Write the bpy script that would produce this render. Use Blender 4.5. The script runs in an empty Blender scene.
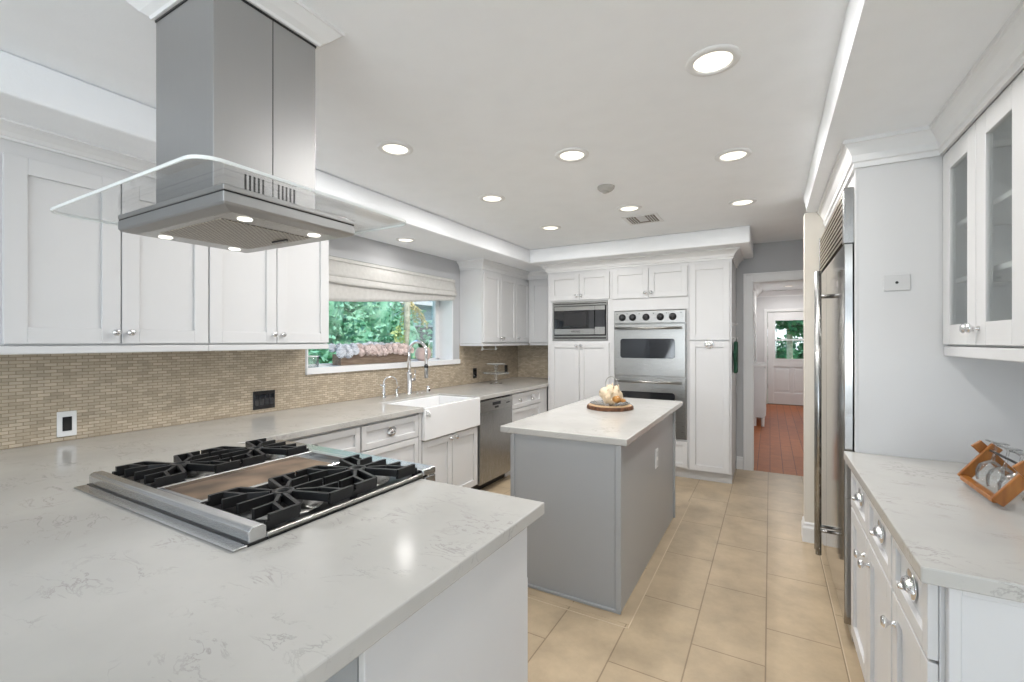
import bpy, bmesh, math, random
from mathutils import Matrix, Vector
random.seed(7)
C = bpy.context.scene.collection
SC = bpy.context.scene
PI = math.pi

# ------------------------------------------------------------------ camera, world, light, exposure
CAM_TH = math.atan(258 / 455.1)
cd = bpy.data.cameras.new('camera'); cam = bpy.data.objects.new('camera', cd); C.objects.link(cam)
cd.lens = 16.0; cd.sensor_width = 36.0; cd.clip_start = 0.02
cam.location = (0, 0, 1.43); cam.rotation_euler = (PI / 2, 0, CAM_TH)
SC.camera = cam
SC.view_settings.view_transform = 'Standard'; SC.view_settings.look = 'None'
SC.view_settings.exposure = 0.76; SC.view_settings.gamma = 1.0
SC.view_settings.use_curve_mapping = False
W0 = bpy.data.worlds.new('sky'); SC.world = W0; W0.use_nodes = True
nt = W0.node_tree; nt.nodes.clear()
wo = nt.nodes.new('ShaderNodeOutputWorld'); wb = nt.nodes.new('ShaderNodeBackground')
wr = nt.nodes.new('ShaderNodeValToRGB'); wt = nt.nodes.new('ShaderNodeTexCoord'); wsx = nt.nodes.new('ShaderNodeSeparateXYZ')
wr.color_ramp.elements[0].position = 0.0; wr.color_ramp.elements[0].color = (0.80, 0.88, 0.95, 1)
wr.color_ramp.elements[1].position = 0.6; wr.color_ramp.elements[1].color = (0.35, 0.58, 0.95, 1)
nt.links.new(wt.outputs['Generated'], wsx.inputs[0]); nt.links.new(wsx.outputs['Z'], wr.inputs[0])
nt.links.new(wr.outputs[0], wb.inputs['Color']); nt.links.new(wb.outputs[0], wo.inputs['Surface'])
wb.inputs['Strength'].default_value = 1.25
sd = bpy.data.lights.new('sun', 'SUN'); sun = bpy.data.objects.new('sun', sd); C.objects.link(sun)
sd.energy = 3.0; sd.angle = 0.02; sd.color = (1.0, 0.95, 0.86)
sun.rotation_euler = Vector((-0.62, 0.18, -0.75)).to_track_quat('-Z', 'Y').to_euler()

def area(name, loc, direction, sx, sy, power, col=(1, 1, 1)):
    d = bpy.data.lights.new(name, 'AREA'); d.shape = 'RECTANGLE'; d.size = sx; d.size_y = sy
    d.energy = power; d.color = col
    o = bpy.data.objects.new(name, d); C.objects.link(o); o.location = loc
    o.rotation_euler = Vector(direction).to_track_quat('-Z', 'Z').to_euler()
    return o
# daylight entering by the openings of the living area behind the camera
area('daylight_rear', (-0.2, -3.88, 1.25), (0, 1, 3.0), 4.6, 2.0, 104, (0.86, 0.94, 1.0))
area('daylight_side', (3.38, -1.6, 1.25), (-1, 0.25, 3.0), 3.4, 2.0, 8, (0.86, 0.94, 1.0))
area('hall_fill', (1.27, 7.6, 1.4), (-1, 0.1, 0.1), 1.3, 1.3, 13, (1.0, 0.99, 0.97))  # fill lamp added to brighten the hall; the wall there has no window
DOWN_POWER = 5.0

# ------------------------------------------------------------------ materials
def new_mat(name):
    m = bpy.data.materials.new(name); m.use_nodes = True
    return m, m.node_tree, m.node_tree.nodes['Principled BSDF']
def N(t, kind, **kw):
    n = t.nodes.new(kind)
    for k, v in kw.items(): setattr(n, k, v)
    return n
def L(t, a, b): t.links.new(a, b)
def bump_noise(t, p, scale, strength, dist=0.002, detail=3, vec=None, src=None):
    b = N(t, 'ShaderNodeBump'); b.inputs['Strength'].default_value = strength; b.inputs['Distance'].default_value = dist
    if src is None:
        n = N(t, 'ShaderNodeTexNoise'); n.inputs['Scale'].default_value = scale; n.inputs['Detail'].default_value = detail
        tc = N(t, 'ShaderNodeTexCoord')
        L(t, vec or tc.outputs['Object'], n.inputs['Vector']); src = n.outputs[0]
    L(t, src, b.inputs['Height']); L(t, b.outputs[0], p.inputs['Normal'])
def simple(name, col, rough=0.5, metal=0.0, vary=0.04, scale=6.0, bump=0.0, bscale=200, coat=0.0, spec=0.5):
    m, t, p = new_mat(name)
    tc = N(t, 'ShaderNodeTexCoord'); n = N(t, 'ShaderNodeTexNoise'); n.inputs['Scale'].default_value = scale
    r = N(t, 'ShaderNodeValToRGB')
    r.color_ramp.elements[0].position = 0.3; r.color_ramp.elements[1].position = 0.7
    r.color_ramp.elements[0].color = tuple(c * (1 - vary) for c in col) + (1,)
    r.color_ramp.elements[1].color = tuple(min(1, c * (1 + vary)) for c in col) + (1,)
    L(t, tc.outputs['Object'], n.inputs['Vector']); L(t, n.outputs[0], r.inputs[0]); L(t, r.outputs[0], p.inputs['Base Color'])
    p.inputs['Roughness'].default_value = rough; p.inputs['Metallic'].default_value = metal
    p.inputs['Coat Weight'].default_value = coat; p.inputs['Specular IOR Level'].default_value = spec
    if bump: bump_noise(t, p, bscale, bump)
    return m
def steel(name, col=(0.60, 0.60, 0.59), rough=0.28, stretch=(1, 50, 50)):
    m, t, p = new_mat(name)
    tc = N(t, 'ShaderNodeTexCoord'); mp = N(t, 'ShaderNodeMapping'); mp.inputs['Scale'].default_value = stretch
    n = N(t, 'ShaderNodeTexNoise'); n.inputs['Scale'].default_value = 14; n.inputs['Detail'].default_value = 4
    L(t, tc.outputs['Object'], mp.inputs[0]); L(t, mp.outputs[0], n.inputs['Vector'])
    r = N(t, 'ShaderNodeMapRange'); r.inputs['To Min'].default_value = rough - 0.05; r.inputs['To Max'].default_value = rough + 0.07
    L(t, n.outputs[0], r.inputs[0]); L(t, r.outputs[0], p.inputs['Roughness'])
    p.inputs['Base Color'].default_value = col + (1,); p.inputs['Metallic'].default_value = 1.0
    bump_noise(t, p, 0, 0.015, 0.0003, src=n.outputs[0])
    return m
def pane_mat(name, tint=(0.96, 0.98, 0.975), base_refl=0.05, edge=0.5):
    m = bpy.data.materials.new(name); m.use_nodes = True; t = m.node_tree; t.nodes.clear()
    o = N(t, 'ShaderNodeOutputMaterial'); mix = N(t, 'ShaderNodeMixShader'); tr = N(t, 'ShaderNodeBsdfTransparent'); g = N(t, 'ShaderNodeBsdfGlossy')
    lw = N(t, 'ShaderNodeLayerWeight'); mr = N(t, 'ShaderNodeMapRange')
    lw.inputs['Blend'].default_value = 0.25
    mr.inputs['To Min'].default_value = base_refl; mr.inputs['To Max'].default_value = edge
    g.inputs['Roughness'].default_value = 0.02; tr.inputs['Color'].default_value = tint + (1,)
    L(t, lw.outputs['Fresnel'], mr.inputs[0]); L(t, mr.outputs[0], mix.inputs[0])
    L(t, tr.outputs[0], mix.inputs[1]); L(t, g.outputs[0], mix.inputs[2]); L(t, mix.outputs[0], o.inputs['Surface'])
    return m
def emit(name, col, strength):
    m, t, p = new_mat(name)
    p.inputs['Base Color'].default_value = (0.8, 0.8, 0.8, 1); p.inputs['Emission Color'].default_value = col + (1,)
    p.inputs['Emission Strength'].default_value = strength
    return m
def quartz(name):
    m, t, p = new_mat(name)
    tc = N(t, 'ShaderNodeTexCoord')
    n0 = N(t, 'ShaderNodeTexNoise'); n0.inputs['Scale'].default_value = 3.0; n0.inputs['Detail'].default_value = 5
    mp = N(t, 'ShaderNodeMapping'); mp.inputs['Scale'].default_value = (1.0, 2.2, 1.5); mp.inputs['Rotation'].default_value = (0, 0, 0.5)
    L(t, tc.outputs['Object'], mp.inputs[0])
    n1 = N(t, 'ShaderNodeTexNoise'); n1.inputs['Scale'].default_value = 7.5; n1.inputs['Detail'].default_value = 7; n1.inputs['Roughness'].default_value = 0.62; n1.inputs['Distortion'].default_value = 0.8
    L(t, mp.outputs[0], n1.inputs['Vector'])
    s = N(t, 'ShaderNodeMath', operation='SUBTRACT'); s.inputs[1].default_value = 0.5; L(t, n1.outputs[0], s.inputs[0])
    ab = N(t, 'ShaderNodeMath', operation='ABSOLUTE'); L(t, s.outputs[0], ab.inputs[0])
    v = N(t, 'ShaderNodeMapRange'); v.inputs['From Min'].default_value = 0.0; v.inputs['From Max'].default_value = 0.022
    v.inputs['To Min'].default_value = 1.0; v.inputs['To Max'].default_value = 0.0; L(t, ab.outputs[0], v.inputs[0])
    n2 = N(t, 'ShaderNodeTexNoise'); n2.inputs['Scale'].default_value = 7.0; n2.inputs['Detail'].default_value = 4; L(t, tc.outputs['Object'], n2.inputs['Vector'])
    v2 = N(t, 'ShaderNodeMapRange'); v2.inputs['From Min'].default_value = 0.49; v2.inputs['From Max'].default_value = 0.64; L(t, n2.outputs[0], v2.inputs[0])
    mu = N(t, 'ShaderNodeMath', operation='MULTIPLY'); L(t, v.outputs[0], mu.inputs[0]); L(t, v2.outputs[0], mu.inputs[1])
    mu2 = N(t, 'ShaderNodeMath', operation='MULTIPLY'); mu2.inputs[1].default_value = 0.62; L(t, mu.outputs[0], mu2.inputs[0])
    base = N(t, 'ShaderNodeValToRGB'); base.color_ramp.elements[0].position = 0.35; base.color_ramp.elements[1].position = 0.65
    base.color_ramp.elements[0].color = (0.465, 0.455, 0.43, 1); base.color_ramp.elements[1].color = (0.52, 0.508, 0.48, 1)
    L(t, tc.outputs['Object'], n0.inputs['Vector']); L(t, n0.outputs[0], base.inputs[0])
    mx = N(t, 'ShaderNodeMixRGB'); mx.inputs[2].default_value = (0.27, 0.25, 0.24, 1)
    L(t, mu2.outputs[0], mx.inputs[0]); L(t, base.outputs[0], mx.inputs[1]); L(t, mx.outputs[0], p.inputs['Base Color'])
    p.inputs['Roughness'].default_value = 0.16
    return m
def brick(name, c1, c2, cm, bw, rh, mortar, axes, rough=0.4, offs=(0, 0), bump=0.3, bias=0.0, noise=0.0, nscale=5, msmooth=0.1):
    """axes: two letters, the object axes used along the brick and across the rows"""
    m, t, p = new_mat(name)
    tc = N(t, 'ShaderNodeTexCoord'); sx = N(t, 'ShaderNodeSeparateXYZ'); cb = N(t, 'ShaderNodeCombineXYZ')
    L(t, tc.outputs['Object'], sx.inputs[0])
    for i, a in enumerate(axes):
        ad = N(t, 'ShaderNodeMath', operation='ADD'); ad.inputs[1].default_value = offs[i]
        L(t, sx.outputs[a], ad.inputs[0]); L(t, ad.outputs[0], cb.inputs[i])
    b = N(t, 'ShaderNodeTexBrick'); b.offset = 0.5; b.offset_frequency = 2
    b.inputs['Scale'].default_value = 1.0; b.inputs['Brick Width'].default_value = bw; b.inputs['Row Height'].default_value = rh
    b.inputs['Mortar Size'].default_value = mortar; b.inputs['Mortar Smooth'].default_value = msmooth; b.inputs['Bias'].default_value = bias
    b.inputs['Color1'].default_value = c1 + (1,); b.inputs['Color2'].default_value = c2 + (1,); b.inputs['Mortar'].default_value = cm + (1,)
    L(t, cb.outputs[0], b.inputs['Vector'])
    out = b.outputs['Color']
    if noise:
        n = N(t, 'ShaderNodeTexNoise'); n.inputs['Scale'].default_value = nscale; n.inputs['Detail'].default_value = 6; n.inputs['Roughness'].default_value = 0.65
        L(t, tc.outputs['Object'], n.inputs['Vector'])
        mr = N(t, 'ShaderNodeMapRange'); mr.inputs['From Min'].default_value = 0.25; mr.inputs['From Max'].default_value = 0.75
        mr.inputs['To Min'].default_value = 1 - noise; mr.inputs['To Max'].default_value = 1 + noise
        L(t, n.outputs[0], mr.inputs[0])
        mm = N(t, 'ShaderNodeMixRGB', blend_type='MULTIPLY'); mm.inputs[0].default_value = 1.0
        L(t, out, mm.inputs[1]); L(t, mr.outputs[0], mm.inputs[2]); out = mm.outputs[0]
    L(t, out, p.inputs['Base Color']); p.inputs['Roughness'].default_value = rough
    inv = N(t, 'ShaderNodeMath', operation='SUBTRACT'); inv.inputs[0].default_value = 1.0; L(t, b.outputs['Fac'], inv.inputs[1])
    bump_noise(t, p, 0, bump, 0.002, src=inv.outputs[0])
    return m
def wood(name, c1, c2, rough=0.4, axis='X', scale=8, stretch=8):
    m, t, p = new_mat(name)
    tc = N(t, 'ShaderNodeTexCoord'); mp = N(t, 'ShaderNodeMapping')
    sc = [stretch] * 3; sc['XYZ'.index(axis)] = 1.0; mp.inputs['Scale'].default_value = sc
    n = N(t, 'ShaderNodeTexNoise'); n.inputs['Scale'].default_value = scale; n.inputs['Detail'].default_value = 6
    r = N(t, 'ShaderNodeValToRGB'); r.color_ramp.elements[0].position = 0.35; r.color_ramp.elements[1].position = 0.65
    r.color_ramp.elements[0].color = c1 + (1,); r.color_ramp.elements[1].color = c2 + (1,)
    L(t, tc.outputs['Object'], mp.inputs[0]); L(t, mp.outputs[0], n.inputs['Vector']); L(t, n.outputs[0], r.inputs[0]); L(t, r.outputs[0], p.inputs['Base Color'])
    p.inputs['Roughness'].default_value = rough
    return m

M = {}
M['ceiling'] = simple('ceiling_paint', (0.92, 0.938, 0.962), 0.75, vary=0.015, bump=0.25, bscale=90)
M['wall'] = simple('wall_paint', (0.66, 0.66, 0.665), 0.6, vary=0.01, bump=0.05, bscale=150)
M['greywall'] = simple('grey_wall_paint', (0.50, 0.507, 0.52), 0.6, vary=0.01, bump=0.05, bscale=150)
M['creamwall'] = simple('cream_wall_paint', (0.72, 0.68, 0.61), 0.6, vary=0.01, bump=0.05, bscale=150)
M['white'] = simple('white_lacquer', (0.66, 0.66, 0.662), 0.32, vary=0.008)
M['trim'] = simple('white_trim_paint', (0.80, 0.80, 0.80), 0.35, vary=0.008)
M['grey'] = simple('grey_lacquer', (0.37, 0.38, 0.388), 0.3, vary=0.01)
M['darkgap'] = simple('dark_gap', (0.015, 0.015, 0.015), 0.6)
M['quartz'] = quartz('veined_quartz')
M['mosaic'] = brick('mosaic_tile', (0.575, 0.49, 0.375), (0.41, 0.34, 0.25), (0.27, 0.215, 0.15), 0.048, 0.0165, 0.0016, 'YZ', 0.28, noise=0.12, nscale=14, bump=0.5)
M['mosaicx'] = brick('mosaic_tile_return', (0.575, 0.49, 0.375), (0.41, 0.34, 0.25), (0.27, 0.215, 0.15), 0.048, 0.0165, 0.0016, 'XZ', 0.28, noise=0.12, nscale=14, bump=0.5)
M['floor'] = brick('floor_tile', (0.475, 0.372, 0.25), (0.435, 0.343, 0.23), (0.27, 0.20, 0.13), 0.6137, 0.307, 0.0032, 'YX', 0.34, offs=(-2.288 + 0.6137 * 10, 0.017 + 0.307 * 30), bump=0.4, noise=0.24, nscale=4.0)
M['border'] = simple('floor_border_tile', (0.46, 0.362, 0.245), 0.34, vary=0.12, scale=5)
M['grout'] = simple('light_grout', (0.62, 0.52, 0.38), 0.7)
M['hallwood'] = brick('hall_planks', (0.43, 0.135, 0.04), (0.36, 0.105, 0.03), (0.12, 0.04, 0.02), 1.2, 0.125, 0.003, 'YX', 0.5, noise=0.18, nscale=9, bump=0.3)
M['steel'] = steel('brushed_steel', (0.42, 0.415, 0.40))
M['rangesteel'] = simple('range_steel', (0.62, 0.625, 0.63), 0.24, 1.0, vary=0.03)
M['steelv'] = steel('brushed_steel_upright', (0.40, 0.40, 0.395), 0.25, (60, 60, 1))
M['hoodsteel'] = steel('hood_steel', (0.43, 0.43, 0.43), 0.40, (40, 40, 1))
M['fridgesteel'] = steel('polished_steel', (0.42, 0.41, 0.395), 0.10, (30, 30, 1))
M['chrome'] = simple('chrome', (0.82, 0.82, 0.83), 0.07, 1.0, vary=0.01)
M['iron'] = simple('cast_iron', (0.008, 0.008, 0.0085), 0.5, vary=0.2, scale=40, bump=0.2)
M['black'] = simple('black_plastic', (0.012, 0.012, 0.013), 0.3)
M['blackglass'] = simple('black_glass', (0.012, 0.013, 0.016), 0.05, coat=0.5)
M['griddle'] = simple('seasoned_griddle', (0.24, 0.165, 0.11), 0.45, 0.6, vary=0.6, scale=7)
M['filter'] = brick('mesh_filter', (0.55, 0.50, 0.42), (0.48, 0.44, 0.37), (0.12, 0.10, 0.08), 0.018, 0.009, 0.0022, 'XY', 0.4)
M['porcelain'] = simple('white_fireclay', (0.82, 0.82, 0.82), 0.12, vary=0.005)
M['plate'] = simple('white_plate', (0.82, 0.82, 0.81), 0.4, vary=0.005)
M['paleplate'] = simple('light_grey_plate', (0.60, 0.60, 0.60), 0.4, vary=0.005)
M['detector'] = simple('shaded_plastic', (0.42, 0.41, 0.39), 0.5, vary=0.02)  # darker colour stands in for the shading on the white housing
M['lamp'] = emit('lamp_lens', (1.0, 0.92, 0.76), 0.9)
M['led'] = emit('hood_led', (1.0, 0.94, 0.84), 1.6)
M['pane'] = pane_mat('window_pane')
M['hoodglass'] = pane_mat('hood_glass', (0.975, 0.98, 0.98), 0.03, 0.25)
M['glass'] = pane_mat('clear_glass', (0.985, 0.99, 0.987), 0.10, 0.85)
M['glintrim'] = simple('painted_edge_glint', (0.90, 0.93, 0.92), 0.15, vary=0.01)  # near-white colour stands in for light caught in glass edges
M['linen'] = simple('blind_linen', (0.60, 0.59, 0.565), 0.85, vary=0.05, scale=30, bump=0.3, bscale=300)
M['amberwood'] = wood('amber_wood', (0.24, 0.078, 0.009), (0.36, 0.135, 0.02), 0.35, 'Z', 7, 7)
M['slicewood'] = wood('pale_slice_wood', (0.50, 0.34, 0.19), (0.62, 0.45, 0.27), 0.45, 'Z', 10, 4)
M['bark'] = simple('bark', (0.13, 0.055, 0.025), 0.8, vary=0.6, scale=30, bump=0.8, bscale=60)
M['shell'] = simple('cream_shell', (0.62, 0.50, 0.35), 0.4, vary=0.3, scale=22, bump=0.3, bscale=30)
M['shelldark'] = simple('amber_shell', (0.42, 0.20, 0.05), 0.35, vary=0.35, scale=25)
M['planter'] = wood('weathered_planter_wood', (0.15, 0.105, 0.075), (0.25, 0.19, 0.14), 0.7, 'Y', 8, 8)
M['petal'] = simple('pink_petal', (0.84, 0.71, 0.67), 0.6, vary=0.14, scale=18)
M['petalw'] = simple('white_blue_petal', (0.80, 0.83, 0.88), 0.6, vary=0.12, scale=18)
M['pot'] = simple('pink_clay_pot', (0.56, 0.43, 0.39), 0.5, vary=0.1)
M['succulent'] = simple('dark_green_leaf', (0.05, 0.14, 0.06), 0.45, vary=0.3)
def leaf_mat(name, a, b):
    m, t, p = new_mat(name)
    tc = N(t, 'ShaderNodeTexCoord'); n = N(t, 'ShaderNodeTexNoise'); n.inputs['Scale'].default_value = 6; n.inputs['Detail'].default_value = 5
    r = N(t, 'ShaderNodeValToRGB'); r.color_ramp.elements[0].position = 0.3; r.color_ramp.elements[1].position = 0.7
    r.color_ramp.elements[0].color = a + (1,); r.color_ramp.elements[1].color = b + (1,)
    L(t, tc.outputs['Object'], n.inputs['Vector']); L(t, n.outputs[0], r.inputs[0]); L(t, r.outputs[0], p.inputs['Base Color'])
    p.inputs['Roughness'].default_value = 0.5; p.inputs['Transmission Weight'].default_value = 0.0
    return m
M['leaf'] = leaf_mat('hedge_leaf', (0.09, 0.30, 0.16), (0.36, 0.62, 0.42))
M['leafdark'] = leaf_mat('dark_leaf', (0.02, 0.12, 0.05), (0.07, 0.28, 0.12))
M['leafyellow'] = leaf_mat('yellow_green_leaf', (0.28, 0.38, 0.10), (0.46, 0.50, 0.19))
M['orangeflower'] = simple('orange_bract', (0.62, 0.50, 0.18), 0.5, vary=0.2)
M['trunk'] = simple('pale_trunk', (0.42, 0.38, 0.27), 0.8, vary=0.3, scale=12, bump=0.5, bscale=20)
M['housewall'] = brick('pale_blue_siding', (0.55, 0.74, 0.82), (0.53, 0.72, 0.80), (0.38, 0.55, 0.63), 4.0, 0.16, 0.012, 'YZ', 0.6)
M['houseroof'] = brick('slate_roof', (0.20, 0.33, 0.42), (0.16, 0.28, 0.37), (0.10, 0.18, 0.25), 0.3, 0.14, 0.01, 'YX', 0.7)
M['lawn'] = simple('lawn', (0.12, 0.26, 0.06), 0.9, vary=0.4, scale=20)
M['towel'] = simple('green_towel', (0.02, 0.075, 0.045), 0.9, vary=0.3, scale=60, bump=0.6, bscale=200)
M['vent'] = simple('vent_bronze', (0.22, 0.18, 0.15), 0.5, 0.3)
M['mirror'] = simple('dark_screen', (0.03, 0.03, 0.032), 0.15)
M['grille'] = steel('warm_grille_steel', (0.62, 0.53, 0.43), 0.22, (1, 50, 1))

# ------------------------------------------------------------------ mesh helpers
WM = {}
class MB:
    def __init__(s): s.bm = bmesh.new()
    def box(s, x0, y0, z0, x1, y1, z1, mtx=None):
        v = [s.bm.verts.new(((x0, x1)[i & 1], (y0, y1)[i >> 1 & 1], (z0, z1)[i >> 2 & 1])) for i in range(8)]
        for f in ((0, 2, 3, 1), (4, 5, 7, 6), (0, 1, 5, 4), (2, 6, 7, 3), (0, 4, 6, 2), (1, 3, 7, 5)):
            s.bm.faces.new([v[i] for i in f])
        if mtx is not None: bmesh.ops.transform(s.bm, matrix=mtx, verts=v)
        return s
    def cyl(s, p0, p1, r0, r1=None, seg=20, caps=True):
        p0 = Vector(p0); p1 = Vector(p1); r1 = r0 if r1 is None else r1
        q = (p1 - p0).to_track_quat('Z', 'Y'); rings = []
        for p, r in ((p0, r0), (p1, r1)):
            rings.append([s.bm.verts.new(p + q @ Vector((r * math.cos(2 * PI * k / seg), r * math.sin(2 * PI * k / seg), 0))) for k in range(seg)])
        for k in range(seg):
            f = s.bm.faces.new((rings[0][k], rings[0][(k + 1) % seg], rings[1][(k + 1) % seg], rings[1][k])); f.smooth = True
        if caps:
            s.bm.faces.new(rings[0][::-1]); s.bm.faces.new(rings[1])
        return s
    def lathe(s, prof, loc=(0, 0, 0), axis=(0, 0, 1), seg=28, closed=False):
        loc = Vector(loc); q = Vector(axis).to_track_quat('Z', 'Y'); rings = []
        for r, z in prof:
            if r < 1e-6: rings.append([s.bm.verts.new(loc + q @ Vector((0, 0, z)))])
            else: rings.append([s.bm.verts.new(loc + q @ Vector((r * math.cos(2 * PI * k / seg), r * math.sin(2 * PI * k / seg), z))) for k in range(seg)])
        pairs = list(zip(rings, rings[1:]))
        if closed: pairs.append((rings[-1], rings[0]))
        for a, b in pairs:
            for k in range(seg):
                k2 = (k + 1) % seg
                if len(a) == 1 and len(b) == 1: continue
                if len(a) == 1: f = s.bm.faces.new((a[0], b[k], b[k2]))
                elif len(b) == 1: f = s.bm.faces.new((a[k], a[k2], b[0]))
                else: f = s.bm.faces.new((a[k], a[k2], b[k2], b[k]))
                f.smooth = True
        return s
    def tube(s, pts, r, seg=10, caps=True):
        pts = [Vector(p) for p in pts]; rings = []; rr = r if isinstance(r, (list, tuple)) else [r] * len(pts)
        ref = None
        for i, p in enumerate(pts):
            d = (pts[min(i + 1, len(pts) - 1)] - pts[max(i - 1, 0)]).normalized()
            if ref is None: ref = d.orthogonal().normalized()
            ref = (ref - d * ref.dot(d)).normalized(); b = d.cross(ref)
            rings.append([s.bm.verts.new(p + rr[i] * (math.cos(2 * PI * k / seg) * ref + math.sin(2 * PI * k / seg) * b)) for k in range(seg)])
        for a, b in zip(rings, rings[1:]):
            for k in range(seg):
                f = s.bm.faces.new((a[k], a[(k + 1) % seg], b[(k + 1) % seg], b[k])); f.smooth = True
        if caps: s.bm.faces.new(rings[0][::-1]); s.bm.faces.new(rings[-1])
        return s
    def prism(s, pts, z0, z1, mtx=None):
        a = [s.bm.verts.new((x, y, z0)) for x, y in pts]; b = [s.bm.verts.new((x, y, z1)) for x, y in pts]
        s.bm.faces.new(a[::-1]); s.bm.faces.new(b)
        for i in range(len(pts)): s.bm.faces.new((a[i], a[(i + 1) % len(pts)], b[(i + 1) % len(pts)], b[i]))
        if mtx is not None: bmesh.ops.transform(s.bm, matrix=mtx, verts=a + b)
        return s
    def sweep(s, path, prof):
        """prof: (outward, z) closed polygon, swept along an open 2-d path; outward = right of travel"""
        path = [Vector(p) for p in path]; rings = []
        for i, p in enumerate(path):
            ns = []
            for a, b in ((i - 1, i), (i, i + 1)):
                if a >= 0 and b < len(path):
                    d = (path[b] - path[a]).normalized(); ns.append(Vector((d.y, -d.x)))
            n = ns[0] if len(ns) == 1 else (ns[0] + ns[1]) / (1 + ns[0].dot(ns[1]))
            rings.append([s.bm.verts.new((p.x + n.x * o, p.y + n.y * o, z)) for o, z in prof])
        k = len(prof)
        for a, b in zip(rings, rings[1:]):
            for j in range(k): s.bm.faces.new((a[j], a[(j + 1) % k], b[(j + 1) % k], b[j]))
        s.bm.faces.new(rings[0][::-1]); s.bm.faces.new(rings[-1])
        return s
    def ell(s, c, r, seg=16, rings=10, zmin=-1.0):
        c = Vector(c); prof = []
        for i in range(rings + 1):
            a = -PI / 2 + PI * i / rings
            prof.append((math.cos(a), max(zmin, math.sin(a))))
        vs0 = len(s.bm.verts); s.bm.verts.ensure_lookup_table()
        n0 = len(s.bm.verts)
        s.lathe(prof, seg=seg); s.bm.verts.ensure_lookup_table()
        for v in s.bm.verts[n0:]: v.co = c + Vector((v.co.x * r[0], v.co.y * r[1], v.co.z * r[2]))
        return s
    def leaves(s, c, r, n, size, shell=0.55):
        for _ in range(n):
            d = Vector((random.gauss(0, 1), random.gauss(0, 1), random.gauss(0, 1))).normalized()
            k = shell + (1 - shell) * random.random()
            p = Vector(c) + Vector((d.x * r[0], d.y * r[1], d.z * r[2])) * k
            s.leaf(p, size * random.uniform(0.6, 1.3))
        return s
    def leaf(s, p, L_, direction=None, w=0.32):
        d = Vector(direction) if direction else Vector((random.gauss(0, 1), random.gauss(0, 1), random.gauss(0, 0.8)))
        d.normalize(); e = d.orthogonal().normalized()
        e.rotate(Matrix.Rotation(random.uniform(0, 6.28), 3, d)); nn = d.cross(e)
        v = [s.bm.verts.new(Vector(p) + q) for q in (Vector(), d * L_ * .45 + e * L_ * w + nn * L_ * .08, d * L_, d * L_ * .45 - e * L_ * w + nn * L_ * .08)]
        s.bm.faces.new(v)
    def build(s, name, mat, parent=None, bevel=0.0, local=False, smooth=False, seg=1, angle=0.6):
        bmesh.ops.recalc_face_normals(s.bm, faces=s.bm.faces[:])
        if parent is not None and not local: bmesh.ops.transform(s.bm, matrix=WM[parent.name].inverted(), verts=s.bm.verts[:])
        me = bpy.data.meshes.new(name); s.bm.to_mesh(me); s.bm.free()
        if smooth:
            for p in me.polygons: p.use_smooth = True
        me.materials.append(mat if not isinstance(mat, str) else M[mat])
        o = bpy.data.objects.new(name, me); C.objects.link(o)
        if parent is not None:
            o.parent = parent; WM[o.name] = WM[parent.name].copy()
        else: WM[o.name] = Matrix.Identity(4)
        if bevel:
            b = o.modifiers.new('bevel', 'BEVEL'); b.width = bevel; b.segments = seg; b.limit_method = 'ANGLE'; b.angle_limit = angle
        return o
def tag(o, label, cat, group=None):
    o['label'] = label; o['category'] = cat
    if group: o['group'] = group
    return o
def thing(name, label, cat, loc=(0, 0, 0), rz=0.0, group=None):
    o = bpy.data.objects.new(name, None); C.objects.link(o); o.location = loc; o.rotation_euler = (0, 0, rz); o.empty_display_size = 0.1
    WM[o.name] = Matrix.Translation(loc) @ Matrix.Rotation(rz, 4, 'Z')
    return tag(o, label, cat, group)
def struct(o):
    o['kind'] = 'structure'; return o
def inst(name, mesh, parent, mtx):
    o = bpy.data.objects.new(name, mesh); C.objects.link(o); o.parent = parent; o.matrix_local = mtx
    WM[o.name] = WM[parent.name] @ mtx
    return o
def dup(root, loc, label, rz=None, group=None):
    def cp(o, par):
        c = o.copy(); C.objects.link(c)
        if par is not None: c.parent = par
        for ch in list(o.children): cp(ch, c)
        return c
    r = cp(root, None); r.location = loc; r['label'] = label
    if rz is not None: r.rotation_euler = (0, 0, rz)
    if group: r['group'] = group
    WM[r.name] = Matrix.Translation(loc) @ Matrix.Rotation(r.rotation_euler[2], 4, 'Z')
    return r
def T(x, y, z): return Matrix.Translation((x, y, z))

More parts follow.
